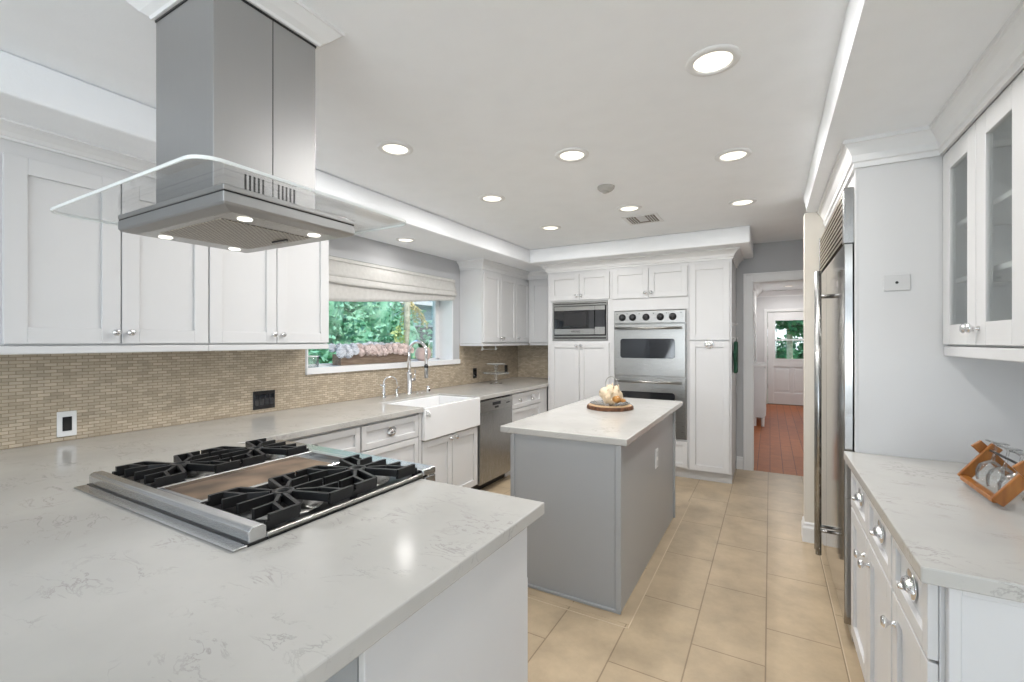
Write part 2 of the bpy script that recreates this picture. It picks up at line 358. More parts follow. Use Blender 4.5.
# ------------------------------------------------------------------ cabinet parts (local frame: x right, y into the cabinet, z up, fronts at y < 0)
def mesh_of(mb, name, mat, bevel=0):
    o = mb.build(name, mat); me = o.data; bpy.data.objects.remove(o); return me
KNOB = mesh_of(MB().lathe([(0, 0), (0.010, 0), (0.010, 0.003), (0.006, 0.006), (0.006, 0.015), (0.012, 0.020), (0.0175, 0.025), (0.0175, 0.029), (0.012, 0.034), (0, 0.0355)], axis=(0, -1, 0), seg=18), 'knob', 'chrome')
def pull_mesh():
    b = MB()
    # cup pull: a dome open towards the bottom, on a flat rim
    n, k = 16, 6; rows = []
    for j in range(k + 1):
        a = PI / 2 * j / k; row = []
        for i in range(n + 1):
            t = PI * i / n
            row.append(b.bm.verts.new((0.042 * math.cos(t) * math.cos(a * 0.98), -0.003 - 0.020 * math.sin(a), 0.034 * math.sin(t) * (math.cos(a * 0.9)) - 0.012)))
        rows.append(row)
    for r0, r1 in zip(rows, rows[1:]):
        for i in range(n):
            f = b.bm.faces.new((r0[i], r0[i + 1], r1[i + 1], r1[i])); f.smooth = True
    b.lathe([(0, 0), (0.047, 0), (0.047, 0.0025), (0.043, 0.004), (0, 0.004)], axis=(0, -1, 0), seg=24)
    for v in b.bm.verts[-0:] if False else []: pass
    b.cyl((-0.03, -0.012, -0.014), (0.03, -0.012, -0.014), 0.004, seg=8)
    b.ell((0, -0.02, -0.013), (0.012, 0.012, 0.010), 10, 6)
    for v in b.bm.verts:
        v.co.z *= 0.82
    return mesh_of(b, 'cup_pull', 'chrome')
CUP = pull_mesh()
def shaker_mb(x0, x1, z0, z1, w=0.058, y=-0.02, t=0.02, rec=0.012, glass=False):
    b = MB()
    b.box(x0, y, z0, x0 + w, y + t, z1).box(x1 - w, y, z0, x1, y + t, z1)
    b.box(x0 + w, y, z0, x1 - w, y + t, z0 + w).box(x0 + w, y, z1 - w, x1 - w, y + t, z1)
    if not glass: b.box(x0 + w - 0.001, y + rec, z0 + w - 0.001, x1 - w + 0.001, y + t - 0.001, z1 - w + 0.001)
    return b
def door(root, x0, x1, z0, z1, knob=None, mat='white', w=0.058, glass=False, name='door', pull=None):
    g = 0.0026
    d = shaker_mb(x0 + g, x1 - g, z0 + g, z1 - g, w, glass=glass).build(name, mat, root, bevel=0.0015, local=True)
    if glass: MB().box(x0 + w - .004, -0.013, z0 + w - .004, x1 - w + .004, -0.009, z1 - w + .004).build('pane', 'pane', d, local=True)
    if knob: inst('knob', KNOB, d, T(knob[0], -0.02, knob[1]))
    if pull: inst('cup_pull', CUP, d, T(pull[0], -0.02, pull[1]))
    return d
def drawer(root, x0, x1, z0, z1, n=1, mat='white', knobs=False, w=0.042):
    g = 0.002
    d = shaker_mb(x0 + g, x1 - g, z0 + g, z1 - g, w).build('drawer', mat, root, bevel=0.0015, local=True)
    inst('cup_pull', CUP, d, T((x0 + x1) / 2, -0.011, (z0 + z1) / 2 + 0.004))
    return d
def base_cab(name, label, loc, rz, w, depth, group, z0=0.1, z1=0.878, cat='cabinet', toe=True):
    r = thing(name, label, cat, loc, rz, group)
    MB().box(0, 0.001, z0, w, depth, z1).build('carcass', 'white', r, local=True)
    if toe: MB().box(0, 0.06, 0.0, w, 0.075, z0).build('toe_kick', 'white', r, local=True)
    return r

# ------------------------------------------------------------------ the room
XL, XR, YB = -3.13, 0.97, 5.68
CZ, SZ = 2.50, 2.342
WY0, WY1, WZ0, WZ1 = 2.29, 4.165, 1.215, 2.13      # kitchen window opening
wl = MB()
wl.box(XL - 0.27, -4.0, 0, XL, WY0, CZ).box(XL - 0.27, WY1, 0, XL, YB + 0.15, CZ).box(XL - 0.27, WY0, 0, XL, WY1, WZ0).box(XL - 0.27, WY0, WZ1, XL, WY1, CZ)
wl = struct(wl.build('wall_left', 'greywall'))
bs = MB().box(XL, 0.0, 0.921, XL + 0.008, WY0 - 0.02, 1.40).box(XL, WY0 - 0.02, 0.921, XL + 0.008, WY1 + 0.12, 1.17).box(XL, WY1 + 0.12, 0.921, XL + 0.008, YB - 0.001, 1.40)
bs.build('backsplash', 'mosaic', wl)
fl = struct(MB().box(XL - 0.1, -4.1, -0.06, 3.5, 5.70, 0).build('floor', 'floor'))
b = MB().box(-0.672, 2.285, 0.0, -0.615, 4.3, 0.0012).box(-1.40, 2.285, 0.0, -0.672, 2.33, 0.0012).build('border', 'border', fl)
MB().box(-0.617, 2.25, 0.0, -0.612, 4.3, 0.0016).box(-1.40, 2.249, 0.0, -0.612, 2.2535, 0.0016).box(0.292, 1.0, 0, 0.2965, 3.86, 0.0016).build('grout_line', 'grout', fl)
hf = struct(MB().box(-0.4, 5.70, -0.06, 1.6, 12.1, 0.001).build('floor_hall', 'hallwood'))
# ceiling, soffits
ce = MB().box(XL - 0.2, -4.1, CZ, 3.6, 5.9, CZ + 0.1)
ce = struct(ce.build('ceiling', 'ceiling'))
struct(MB().box(XL, -4.0, SZ, -2.45, YB, CZ).box(-2.45, 4.74, SZ, -0.16, YB, CZ).build('trim_1', 'ceiling', bevel=0.012, seg=2))
# right-hand soffit with a coved fascia
prof = [(0.0, CZ), (0.0, CZ - 0.03), (-0.012, CZ - 0.07), (-0.018, SZ + 0.03), (-0.006, SZ), (-0.78, SZ), (-0.78, CZ)]
struct(MB().sweep([(0.215, 3.98), (0.215, 0.9)], [(o, z) for o, z in prof]).build('trim_2', 'ceiling'))
# walls at the back
DX0, DX1, DZ = -0.172, 0.74, 2.09
struct(MB().box(XL, YB, 0, DX0, YB + 0.14, CZ).box(DX1, YB, 0, 1.6, YB + 0.14, CZ).box(DX0, YB, DZ, DX1, YB + 0.14, CZ).build('wall_back', 'greywall'))
MB().box(XL + 0.008, YB - 0.008, 0.921, -2.336, YB, 1.40).build('backsplash', 'mosaicx', bpy.data.objects['wall_back'])
struct(MB().box(XR, 1.15, 0, XR + 0.12, YB, CZ).build('wall_right', 'wall'))
struct(MB().box(XR + 0.12, 1.15, 0, 3.5, 1.27, CZ).build('wall_living', 'wall'))
ws = struct(MB().box(0.215, 3.86, 0, XR, 3.98, SZ).build('wall_alcove', 'creamwall'))
def base_prof(z1=0.14, t=0.014): return [(0, 0.0), (t, 0.0), (t, z1 - 0.04), (t * 0.6, z1 - 0.025), (t * 0.6, z1 - 0.01), (0.003, z1), (0, z1)]
struct(MB().sweep([(0.215, 3.98), (0.215, 3.86), (0.30, 3.86)], [(-o, z) for o, z in base_prof()] if False else base_prof()).build('baseboard_right', 'trim'))
struct(MB().sweep([(-0.325, YB), (-0.262, YB)], base_prof()).build('baseboard_back', 'trim'))
# door casing of the hall opening
cas = [(0, 0), (0.075, 0), (0.085, 0)]
cb = MB()
cb.box(DX0 - 0.085, YB - 0.018, 0, DX0, YB, DZ + 0.085).box(DX1, YB - 0.018, 0, DX1 + 0.085, YB, DZ + 0.085).box(DX0, YB - 0.018, DZ, DX1, YB, DZ + 0.085)
cb.box(DX0 - 0.085, YB - 0.026, 0, DX0 - 0.065, YB - 0.018, DZ + 0.085).box(DX0 - 0.065, YB - 0.026, DZ + 0.065, DX1 + 0.065, YB - 0.018, DZ + 0.085)
cb.box(DX0, YB - 0.01, 0, DX0 + 0.014, YB + 0.15, DZ).box(DX1 - 0.014, YB - 0.01, 0, DX1, YB + 0.15, DZ).box(DX0, YB - 0.01, DZ - 0.014, DX1, YB + 0.15, DZ)
struct(cb.build('trim_3', 'trim', bevel=0.002))
# rear of the living area, with wide window openings (behind the camera)
struct(MB().box(XL, -4.1, 0, -2.6, -4.0, CZ).box(2.2, -4.1, 0, 3.5, -4.0, CZ).box(-2.6, -4.1, 2.25, 2.2, -4.0, CZ).box(-2.6, -4.1, 0, 2.2, -4.0, 0.25).build('wall_rear', 'wall'))
struct(MB().box(3.5, -4.1, 0, 3.6, -3.4, CZ).box(3.5, 0.2, 0, 3.6, 1.27, CZ).box(3.5, -3.4, 2.25, 3.6, 0.2, CZ).box(3.5, -3.4, 0, 3.6, 0.2, 0.25).build('wall_side', 'wall'))
wr_ = MB()
for x in (-2.6, -1.02, 0.56, 2.14): wr_.box(x, -4.08, 0.25, x + 0.06, -4.02, 2.25)
wr_.box(-2.6, -4.08, 0.25, 2.2, -4.02, 0.31).box(-2.6, -4.08, 2.19, 2.2, -4.02, 2.25)
struct(wr_.build('window_2', 'trim'))

# kitchen window
win = struct(MB().box(XL - 0.25, WY0, WZ0, XL - 0.19, WY0 + 0.055, WZ1).box(XL - 0.25, WY1 - 0.06, WZ0, XL - 0.19, WY1, WZ1)
             .box(XL - 0.25, WY0, WZ0, XL - 0.19, WY1, WZ0 + 0.02).box(XL - 0.25, WY0, WZ1 - 0.05, XL - 0.19, WY1, WZ1).build('window_1', 'trim', bevel=0.004))
MB().box(XL - 0.222, WY0 + 0.05, WZ0 + 0.015, XL - 0.216, WY1 - 0.055, WZ1 - 0.045).build('pane', 'pane', win)
MB().box(XL - 0.20, WY1 - 0.085, WZ0 + 0.02, XL - 0.18, WY1 - 0.05, WZ1 - 0.045).build('sash', 'trim', win, bevel=0.003)
MB().box(XL - 0.19, WY0, WZ0, XL + 0.0, WY0 + 0.012, WZ1).box(XL - 0.19, WY1 - 0.012, WZ0, XL, WY1, WZ1).build('reveal', 'trim', win)
MB().box(XL - 0.19, WY0, WZ0 - 0.0, XL, WY1, WZ0 + 0.004).box(XL + 0.0, WY0 - 0.02, WZ0 - 0.045, XL + 0.03, WY1 + 0.10, WZ0 + 0.006).build('sill', 'trim', win, bevel=0.006, seg=2)
# roman blind
rb = thing('roman_blind', 'pale linen roman blind drawn half up over the kitchen window', 'blind', (XL, 3.2, 1.75))
def blind(pr, y0, y1):
    b = MB(); n = 40; rows = []
    for i in range(n + 1):
        f = i / n; y = y0 + (y1 - y0) * f
        row = []
        for (x, z, sag, rise) in pr:
            zz = z - sag * (4 * f * (1 - f)) + rise * f + 0.002 * math.sin(17 * f + z * 40)
            row.append(b.bm.verts.new((XL + x, y, zz)))
        rows.append(row)
    for a, c in zip(rows, rows[1:]):
        for k in range(len(pr)):
            k2 = (k + 1) % len(pr); q = b.bm.faces.new((a[k], a[k2], c[k2], c[k])); q.smooth = True
    for r_ in (rows[0][::-1], rows[-1]): b.bm.faces.new(r_)
    return b
blind([(0.012, 2.095, 0, 0), (0.026, 2.095, 0, 0), (0.034, 2.03, 0, 0), (0.046, 1.985, 0.004, .02), (0.048, 1.968, 0.006, .025), (0.038, 1.958, 0.006, .025), (0.012, 1.97, 0.004, .02)], WY0, WY1).build('upper_fold', 'linen', rb)
blind([(0.012, 2.02, 0, 0.02), (0.030, 1.99, 0.006, 0.025), (0.052, 1.935, 0.016, 0.03), (0.056, 1.918, 0.018, 0.03), (0.044, 1.905, 0.018, 0.03), (0.012, 1.92, 0.012, 0.03)], WY0, WY1).build('middle_fold', 'linen', rb)
blind([(0.014, 1.98, 0, 0.03), (0.024, 1.95, 0, 0.03), (0.028, 1.88, 0.01, 0.07), (0.027, 1.78, 0.012, 0.13), (0.024, 1.742, 0.012, 0.15), (0.014, 1.742, 0.012, 0.15)], WY0, WY1).build('lower_fold', 'linen', rb)
MB().box(XL + 0.002, WY0, 2.09, XL + 0.034, WY1, 2.12).build('head_rail', 'linen', rb, bevel=0.003)

# ------------------------------------------------------------------ worktops and left run
ct = MB().prism([(XL + 0.002, -0.05), (-0.62, -0.05), (-0.62, 1.305), (-2.32, 1.305), (-2.32, 2.715), (-2.80, 2.715), (-2.80, 3.495), (-2.32, 3.495), (-2.32, 4.978), (-2.336, 4.978), (-2.336, YB - 0.009), (XL + 0.002, YB - 0.009)], 0.882, 0.92)
tag(ct.build('countertop', 'quartz', bevel=0.004, seg=2), 'long L shaped veined white quartz worktop with the cooktop peninsula and sink', 'countertop')
R90, RM90 = PI / 2, -PI / 2
G1 = 'white base cabinets along the window wall'
c = base_cab('drawer_cabinet', 'white drawer cabinet in the inner corner behind the cooktop', (-2.36, 1.31, 0), R90, 0.805, 0.70, G1)
for z0, z1 in ((0.70, 0.866), (0.40, 0.695), (0.11, 0.395)): drawer(c, 0.09, 0.80, z0, z1)
c = base_cab('drawer_cabinet', 'white drawer cabinet directly left of the farmhouse sink', (-2.36, 2.115, 0), R90, 0.598, 0.70, G1)
for z0, z1 in ((0.70, 0.866), (0.40, 0.695), (0.11, 0.395)): drawer(c, 0.005, 0.565, z0, z1)
MB().box(0.570, -0.018, 0.1, 0.597, 0.0, 0.878).build('filler_strip', 'white', c, local=True)
c = thing('sink_cabinet', 'white double door cabinet under the farmhouse sink', 'cabinet', (-2.36, 2.717, 0), R90, G1)
MB().box(0, 0.001, 0.1, 0.774, 0.70, 0.64).build('carcass', 'white', c, local=True)
MB().box(0, 0.06, 0, 0.774, 0.075, 0.1).build('toe_kick', 'white', c, local=True)
door(c, 0.005, 0.386, 0.11, 0.648, knob=(0.35, 0.615), w=0.055); door(c, 0.388, 0.77, 0.11, 0.648, knob=(0.425, 0.615), w=0.055)
c = base_cab('drawer_cabinet', 'white drawer cabinet between the dishwasher and tall oven cabinets', (-2.36, 4.125, 0), R90, 0.872, 0.70, G1)
for z0, z1 in ((0.715, 0.872), (0.42, 0.71), (0.11, 0.415)):
    d = shaker_mb(0.007, 0.69, z0 + .002, z1 - .002, 0.042).build('drawer', 'white', c, bevel=0.0015, local=True)
    for kx in (0.17, 0.50): inst('cup_pull' if kx > .3 else 'knob', CUP if kx > .3 else KNOB, d, T(kx, -0.013, (z0 + z1) / 2))
MB().box(0.70, -0.012, 0.1, 0.872, 0.0, 0.878).build('filler_strip', 'white', c, local=True)

# farmhouse sink
s = thing('farmhouse_sink', 'white apron front farmhouse sink under the kitchen window', 'sink', (-2.56, 3.105, 0.66))
b = MB(); X0, X1, Y0, Y1 = -2.797, -2.312, 2.719, 3.491
b.box(X1 - 0.035, Y0, 0.657, X1, Y1, 0.913).box(X0, Y0, 0.657, X0 + 0.022, Y1, 0.905).box(X0 + 0.022, Y0, 0.657, X1 - 0.035, Y0 + 0.022, 0.905).box(X0 + 0.022, Y1 - 0.022, 0.657, X1 - 0.035, Y1, 0.905).box(X0 + .022, Y0 + .022, 0.657, X1 - .035, Y1 - .022, 0.685)
b.build('basin', 'porcelain', s, bevel=0.006, seg=2)
MB().lathe([(0, 0.004), (0.03, 0.004), (0.042, 0.0), (0.042, -0.002), (0, -0.002)], (-2.56, 3.1, 0.688)).build('drain', 'chrome', s)

# dishwasher
dw = thing('dishwasher', 'stainless steel dishwasher between the sink and the far drawers', 'dishwasher', (-2.36, 3.497, 0), R90)
MB().box(0.0, 0.002, 0.1, 0.62, 0.60, 0.876).build('tub', 'darkgap', dw, local=True)
MB().box(0.0, 0.07, 0.0, 0.62, 0.09, 0.1).build('toe_kick', 'black', dw, local=True)
MB().box(0.006, -0.035, 0.095, 0.612, 0.0, 0.868).build('door', 'steelv', dw, bevel=0.004, local=True)
MB().box(0.006, -0.038, 0.765, 0.612, -0.034, 0.862).build('control_panel', 'steel', dw, bevel=0.002, local=True)
MB().box(0.22, -0.040, 0.81, 0.37, -0.0375, 0.84).build('display', 'black', dw, local=True)
MB().box(0.26, -0.040, 0.78, 0.33, -0.0375, 0.80).build('button', 'black', dw, local=True)
MB().box(0.48, -0.040, 0.805, 0.55, -0.0375, 0.815).build('nameplate', 'black', dw, local=True)

# sink taps
fx, fy = -2.99, 3.287
f = thing('kitchen_faucet', 'tall chrome spring neck pull down faucet behind the sink', 'faucet', (fx, fy, 0.92))
MB().lathe([(0, 0), (0.032, 0), (0.032, 0.008), (0.026, 0.014), (0.026, 0.20), (0.022, 0.21), (0, 0.21)], (fx, fy, 0.921)).build('body', 'chrome', f)
pts = [(fx, fy, 1.12), (fx, fy, 1.30)] + [(fx + 0.105 - 0.105 * math.cos(a), fy, 1.32 + 0.105 * math.sin(a)) for a in [PI * k / 14 for k in range(15)]] + [(fx + 0.21, fy, 1.20)]
MB().tube(pts, 0.0155, 12).build('gooseneck', 'chrome', f)
MB().lathe([(0, 0), (0.017, 0), (0.019, 0.09), (0.014, 0.12), (0, 0.12)], (fx + 0.21, fy, 1.085)).build('spray_head', 'steel', f)
MB().lathe([(0, 0), (0.0195, 0), (0.0195, 0.025), (0, 0.025)], (fx + 0.21, fy, 1.18)).build('collar', 'black', f)
MB().cyl((fx, fy, 1.06), (fx + .01, fy + 0.07, 1.06), 0.014).tube([(fx + .01, fy + 0.065, 1.06), (fx + .01, fy + 0.075, 1.10), (fx + .0, fy + 0.085, 1.15)], 0.006).build('handle', 'chrome', f)
tx, ty = -2.995, 2.965
f = thing('filter_tap', 'small chrome gooseneck filter tap left of the tall faucet', 'tap', (tx, ty, 0.92))
MB().lathe([(0, 0), (0.024, 0), (0.024, 0.006), (0.012, 0.02), (0.016, 0.05), (0.012, 0.08), (0.016, 0.10), (0.012, 0.13), (0, 0.135)], (tx, ty, 0.921)).build('body', 'chrome', f)
MB().tube([(tx, ty, 1.04)] + [(tx + 0.03 - 0.03 * math.cos(a), ty + 0.05 - 0.05 * math.cos(a), 1.06 + 0.05 * math.sin(a)) for a in [PI * k / 12 for k in range(13)]] + [(tx + .062, ty + 0.103, 1.03)], 0.0055).build('spout', 'chrome', f)
MB().cyl((tx, ty - .012, 1.03), (tx, ty - .045, 1.045), 0.006).build('lever', 'chrome', f)
f = thing('soap_dispenser', 'short chrome soap pump between filter tap and tall faucet', 'soap dispenser', (-2.96, 3.09, 0.92))
MB().lathe([(0, 0), (0.022, 0), (0.022, 0.005), (0.012, 0.02), (0.010, 0.05), (0.014, 0.07), (0, 0.075)], (-2.96, 3.09, 0.921)).build('body', 'chrome', f)
MB().tube([(-2.96, 3.09, 0.99), (-2.95, 3.09, 1.01), (-2.925, 3.085, 1.012)], 0.006).build('nozzle', 'chrome', f)
f = thing('air_gap', 'small capped chrome air gap on the worktop right of the faucet', 'fitting', (-2.965, 3.53, 0.92))
MB().lathe([(0, 0), (0.027, 0), (0.027, 0.006), (0.02, 0.008), (0.02, 0.055), (0.017, 0.062), (0, 0.063)], (-2.965, 3.53, 0.921)).build('cap', 'chrome', f)
MB().box(-2.946, 3.52, 0.935, -2.942, 3.54, 0.955).build('slot', 'darkgap', f)
f = thing('disposal_button', 'low round chrome disposal button in front of the backsplash, beside faucet', 'button', (-2.965, 3.395, 0.92))
MB().lathe([(0, 0), (0.02, 0), (0.02, 0.006), (0.012, 0.008), (0.012, 0.014), (0, 0.015)], (-2.965, 3.375, 0.921)).build('button', 'chrome', f)
MB().lathe([(0, 0), (0.014, 0), (0.014, 0.006), (0, 0.008)], (-2.96, 3.43, 0.921)).build('hole_cover', 'chrome', f)

def latch(label, loc, d):
    r = thing('safety_latch', label, 'latch', loc)
    x, y, z = loc
    MB().box(x, y - 0.016, z - 0.02, x + 0.012, y + 0.016, z + 0.02).build('pad', 'plate', r, bevel=0.004)
    MB().tube([(x + 0.008, y, z + 0.01), (x + 0.02, y + d * 0.03, z - 0.01), (x + 0.012, y + d * 0.05, z - 0.035)], 0.006).build('strap', 'plate', r)
    return r
latch('small white safety latch on the left edge of the sink front', (-2.312, 2.745, 0.875), 0.4)

# cake stand
f = thing('cake_stand', 'two tier clear glass cake stand on the far worktop', 'cake stand', (-2.86, 4.656, 0.92))
MB().lathe([(0, 0.0), (0.075, 0.0), (0.07, 0.008), (0.02, 0.022), (0.014, 0.045), (0.02, 0.06), (0.012, 0.075), (0.022, 0.095), (0.03, 0.112), (0, 0.114)], (-2.86, 4.656, 0.921)).build('foot', 'glass', f)
MB().lathe([(0, 0.0), (0.03, 0.0), (0.155, 0.004), (0.16, 0.012), (0.155, 0.012), (0.15, 0.008), (0, 0.006)], (-2.86, 4.656, 1.035), seg=40).build('lower_plate', 'glass', f)
MB().lathe([(0.158, -0.002), (0.158+0.004, 0), (0.158, 0.002)], (-2.86, 4.656, 1.047), seg=40, closed=True).build('rim', 'glintrim', f)  # bright ring painted as the light along the plate edge
MB().lathe([(0, 0.0), (0.025, 0), (0.012, 0.02), (0.022, 0.04), (0.012, 0.06), (0.024, 0.08), (0.028, 0.10), (0, 0.10)], (-2.86, 4.656, 1.043)).build('stem', 'glass', f)
MB().lathe([(0, 0.0), (0.03, 0.0), (0.105, 0.004), (0.11, 0.012), (0.105, 0.012), (0.1, 0.008), (0, 0.006)], (-2.86, 4.656, 1.145), seg=40).build('upper_plate', 'glass', f)
MB().lathe([(0.108, -0.002), (0.108+0.004, 0), (0.108, 0.002)], (-2.86, 4.656, 1.157), seg=40, closed=True).build('rim', 'glintrim', f)

# paper towel holder under the far cabinet
f = thing('towel_holder', 'white paper towel holder screwed below the far wall cabinet', 'towel holder', (-2.93, 4.62, 1.37))
MB().tube([(-2.93, 4.46, 1.37), (-2.93, 4.46, 1.345), (-2.915, 4.475, 1.335), (-2.92, 4.46, 1.325), (-2.94, 4.455, 1.33)], 0.009).build('hook', 'plate', f)
MB().tube([(-2.93, 4.76, 1.37), (-2.93, 4.76, 1.345), (-2.915, 4.775, 1.335), (-2.92, 4.76, 1.325), (-2.94, 4.755, 1.33)], 0.009).build('hook', 'plate', f)
MB().cyl((-2.93, 4.46, 1.332), (-2.93, 4.76, 1.332), 0.004).build('rod', 'plate', f)

# outlets
def wall_plate(name, label, cat, y0, y1, z0, z1, plate, inner, holes, xw=XL + 0.008):
    r = thing(name, label, cat, (xw, (y0 + y1) / 2, z0))
    MB().box(xw, y0, z0, xw + 0.007, y1, z1).build('plate', plate, r, bevel=0.002)
    for (a, b_, c_, d_) in holes: MB().box(xw + 0.006, y0 + (y1 - y0) * a, z0 + (z1 - z0) * c_, xw + 0.010, y0 + (y1 - y0) * b_, z0 + (z1 - z0) * d_).build('insert', inner, r, bevel=0.001)
    return r
o = wall_plate('wall_outlet', 'pale square wall plate with black insert on backsplash at far left', 'outlet', 0.862, 0.937, 0.945, 1.072, 'plate', 'black', [(0.26, 0.74, 0.22, 0.78)], )
o = wall_plate('switch_plate', 'black four gang switch plate on the backsplash left of the window', 'switch', 1.86, 2.02, 0.95, 1.078, 'black', 'blackglass', [(0.06, 0.25, 0.2, 0.8), (0.29, 0.48, 0.2, 0.8), (0.52, 0.71, 0.2, 0.8), (0.75, 0.94, 0.2, 0.8)])
wall_plate('wall_outlet', 'black wall outlet on the backsplash left of the cake stand', 'outlet', 4.55, 4.625, 0.98, 1.10, 'black', 'blackglass', [(0.25, 0.75, 0.15, 0.45), (0.25, 0.75, 0.55, 0.85)])
wall_plate('wall_outlet', 'black wall outlet on the backsplash behind the cake stand, near corner', 'outlet', 5.30, 5.375, 0.995, 1.105, 'black', 'blackglass', [(0.25, 0.75, 0.15, 0.45), (0.25, 0.75, 0.55, 0.85)])

# ------------------------------------------------------------------ upper cabinets on the window wall
G2 = 'white wall cabinets along the window wall'
CROWN = lambda z0, z1, p: [(0.0, z0), (0.012, z0), (0.012, z0 + (z1 - z0) * .18), (0.02, z0 + (z1 - z0) * .22), (p * .36, z0 + (z1 - z0) * .46), (p * .66, z0 + (z1 - z0) * .72), (p * .86, z0 + (z1 - z0) * .84), (p, z0 + (z1 - z0) * .86), (p, z1), (0, z1)]
def upper(name, label, loc, rz, w, depth, z0, z1, group):
    r = thing(name, label, 'cabinet', loc, rz, group)
    MB().box(0, 0.001, z0, w, depth, z1).build('carcass', 'white', r, local=True)
    return r
c = upper('wall_cabinet', 'large white wall cabinet at far left above the backsplash', (-2.82, 0.50, 0), R90, 0.914, 0.305, 1.41, 2.34, G2)
door(c, 0.107, 0.509, 1.415, 2.226, knob=(0.482, 1.472), w=0.072); door(c, 0.509, 0.914, 1.415, 2.226, knob=(0.541, 1.472), w=0.072)
MB().box(0, -0.018, 1.372, 0.914, 0.0, 1.408).build('light_rail', 'white', c, local=True, bevel=0.004)
c = upper('wall_cabinet', 'white wall cabinet right beside the left edge of the window', (-2.82, 1.4145, 0), R90, 0.818, 0.305, 1.41, 2.34, G2)
door(c, 0.002, 0.414, 1.415, 2.226, knob=(0.384, 1.472), w=0.068); door(c, 0.414, 0.818, 1.415, 2.226, knob=(0.446, 1.472), w=0.068)
MB().box(0, -0.018, 1.372, 0.818, 0.0, 1.408).box(0.80, 0, 1.372, 0.818, 0.3, 1.408).build('light_rail', 'white', c, local=True, bevel=0.004)
struct(MB().sweep([(-2.822, -0.2), (-2.822, 2.234), (XL + 0.01, 2.234)], CROWN(2.285, SZ, 0.095)).build('trim_4', 'trim'))
c = upper('wall_cabinet', 'white three door wall cabinet right of the window', (-2.82, 4.285, 0), R90, 1.14, 0.305, 1.40, 2.34, G2)
for i, (a, e, k) in enumerate(((0.012, 0.392, 0.362), (0.392, 0.772, 0.422), (0.772, 1.13, 0.802))): door(c, a, e, 1.413, 2.215, knob=(k, 1.468), w=0.06)
MB().box(0, -0.016, 1.372, 1.12, 0.0, 1.398).box(0, 0, 1.372, 0.016, 0.304, 1.398).build('light_rail', 'white', c, local=True, bevel=0.003)
c = upper('wall_cabinet', 'narrow white corner wall cabinet left of the microwave', (-2.797, 5.385, 0), 0, 0.46, 0.29, 1.40, 2.34, G2)
door(c, 0.03, 0.40, 1.413, 2.215, w=0.055)
MB().box(0.02, -0.016, 1.372, 0.46, 0.0, 1.398).build('light_rail', 'white', c, local=True, bevel=0.003)
struct(MB().sweep([(XL + 0.01, 4.286), (-2.822, 4.286), (-2.822, 5.36), (-2.822, 5.387), (-2.34, 5.387)], CROWN(2.245, SZ, 0.07)).build('trim_5', 'trim'))

# ------------------------------------------------------------------ tall cabinets of the oven wall
G3 = 'tall white cabinets of the oven wall'
YF = 5.0
t1 = thing('tall_cabinet', 'tall white cabinet with doors above and below the microwave', 'cabinet', (-2.333, YF, 0), 0, G3)
w1 = 0.788
MB().box(0, 0, 0.1, w1, 0.66, 1.432).box(0, 0, 1.892, w1, 0.66, 2.34).box(0, 0, 1.432, 0.058, 0.66, 1.892).box(w1 - 0.046, 0, 1.432, w1, 0.66, 1.892).box(0.058, 0.45, 1.432, w1 - 0.046, 0.66, 1.892).build('carcass', 'white', t1, local=True)
MB().box(0.0, 0.045, 0, w1, 0.06, 0.1).build('toe_kick', 'white', t1, local=True)
door(t1, 0.034, 0.405, 1.905, 2.215, knob=(0.375, 1.955)); door(t1, 0.405, 0.765, 1.905, 2.215, knob=(0.435, 1.955))
door(t1, 0.034, 0.405, 0.11, 1.412, knob=(0.375, 1.372)); door(t1, 0.405, 0.762, 0.11, 1.412, knob=(0.435, 1.372))
t2 = thing('tall_cabinet', 'tall white cabinet housing the double oven, doors above and drawer below', 'cabinet', (-1.5435, YF, 0), 0, G3)
w2 = 0.812
MB().box(0, 0, 0.1, w2, 0.66, 0.405).box(0, 0, 1.765, w2, 0.66, 2.34).box(0, 0, 0.405, 0.03, 0.66, 1.765).box(w2 - 0.018, 0, 0.405, w2, 0.66, 1.765).box(0.03, 0.62, 0.405, w2 - 0.018, 0.66, 1.765).build('carcass', 'white', t2, local=True)
MB().box(0.0, 0.045, 0, w2, 0.06, 0.1).build('toe_kick', 'white', t2, local=True)
door(t2, 0.01, 0.405, 1.895, 2.215, knob=(0.372, 1.95)); door(t2, 0.405, 0.802, 1.895, 2.215, knob=(0.438, 1.95))
drawer(t2, 0.012, 0.80, 0.115, 0.392)
t3 = thing('pantry_cabinet', 'tall narrow white pantry cabinet at the right end of oven wall', 'cabinet', (-0.7305, YF, 0), 0, G3)
w3 = 0.40
MB().box(0, 0, 0.1, w3, 0.675, 2.34).build('carcass', 'white', t3, local=True)
MB().box(0.0, 0.045, 0, w3, 0.06, 0.1).box(w3 - 0.03, 0.06, 0, w3 - 0.005, 0.67, 0.1).build('toe_kick', 'white', t3, local=True)
door(t3, 0.006, 0.385, 1.437, 2.215); door(t3, 0.006, 0.385, 0.105, 1.430, pull=(0.195, 1.395))
struct(MB().sweep([(-2.335, 5.36), (-2.335, 4.999), (-0.329, 4.999), (-0.329, YB)], CROWN(2.245, SZ, 0.075)).build('trim_6', 'trim'))

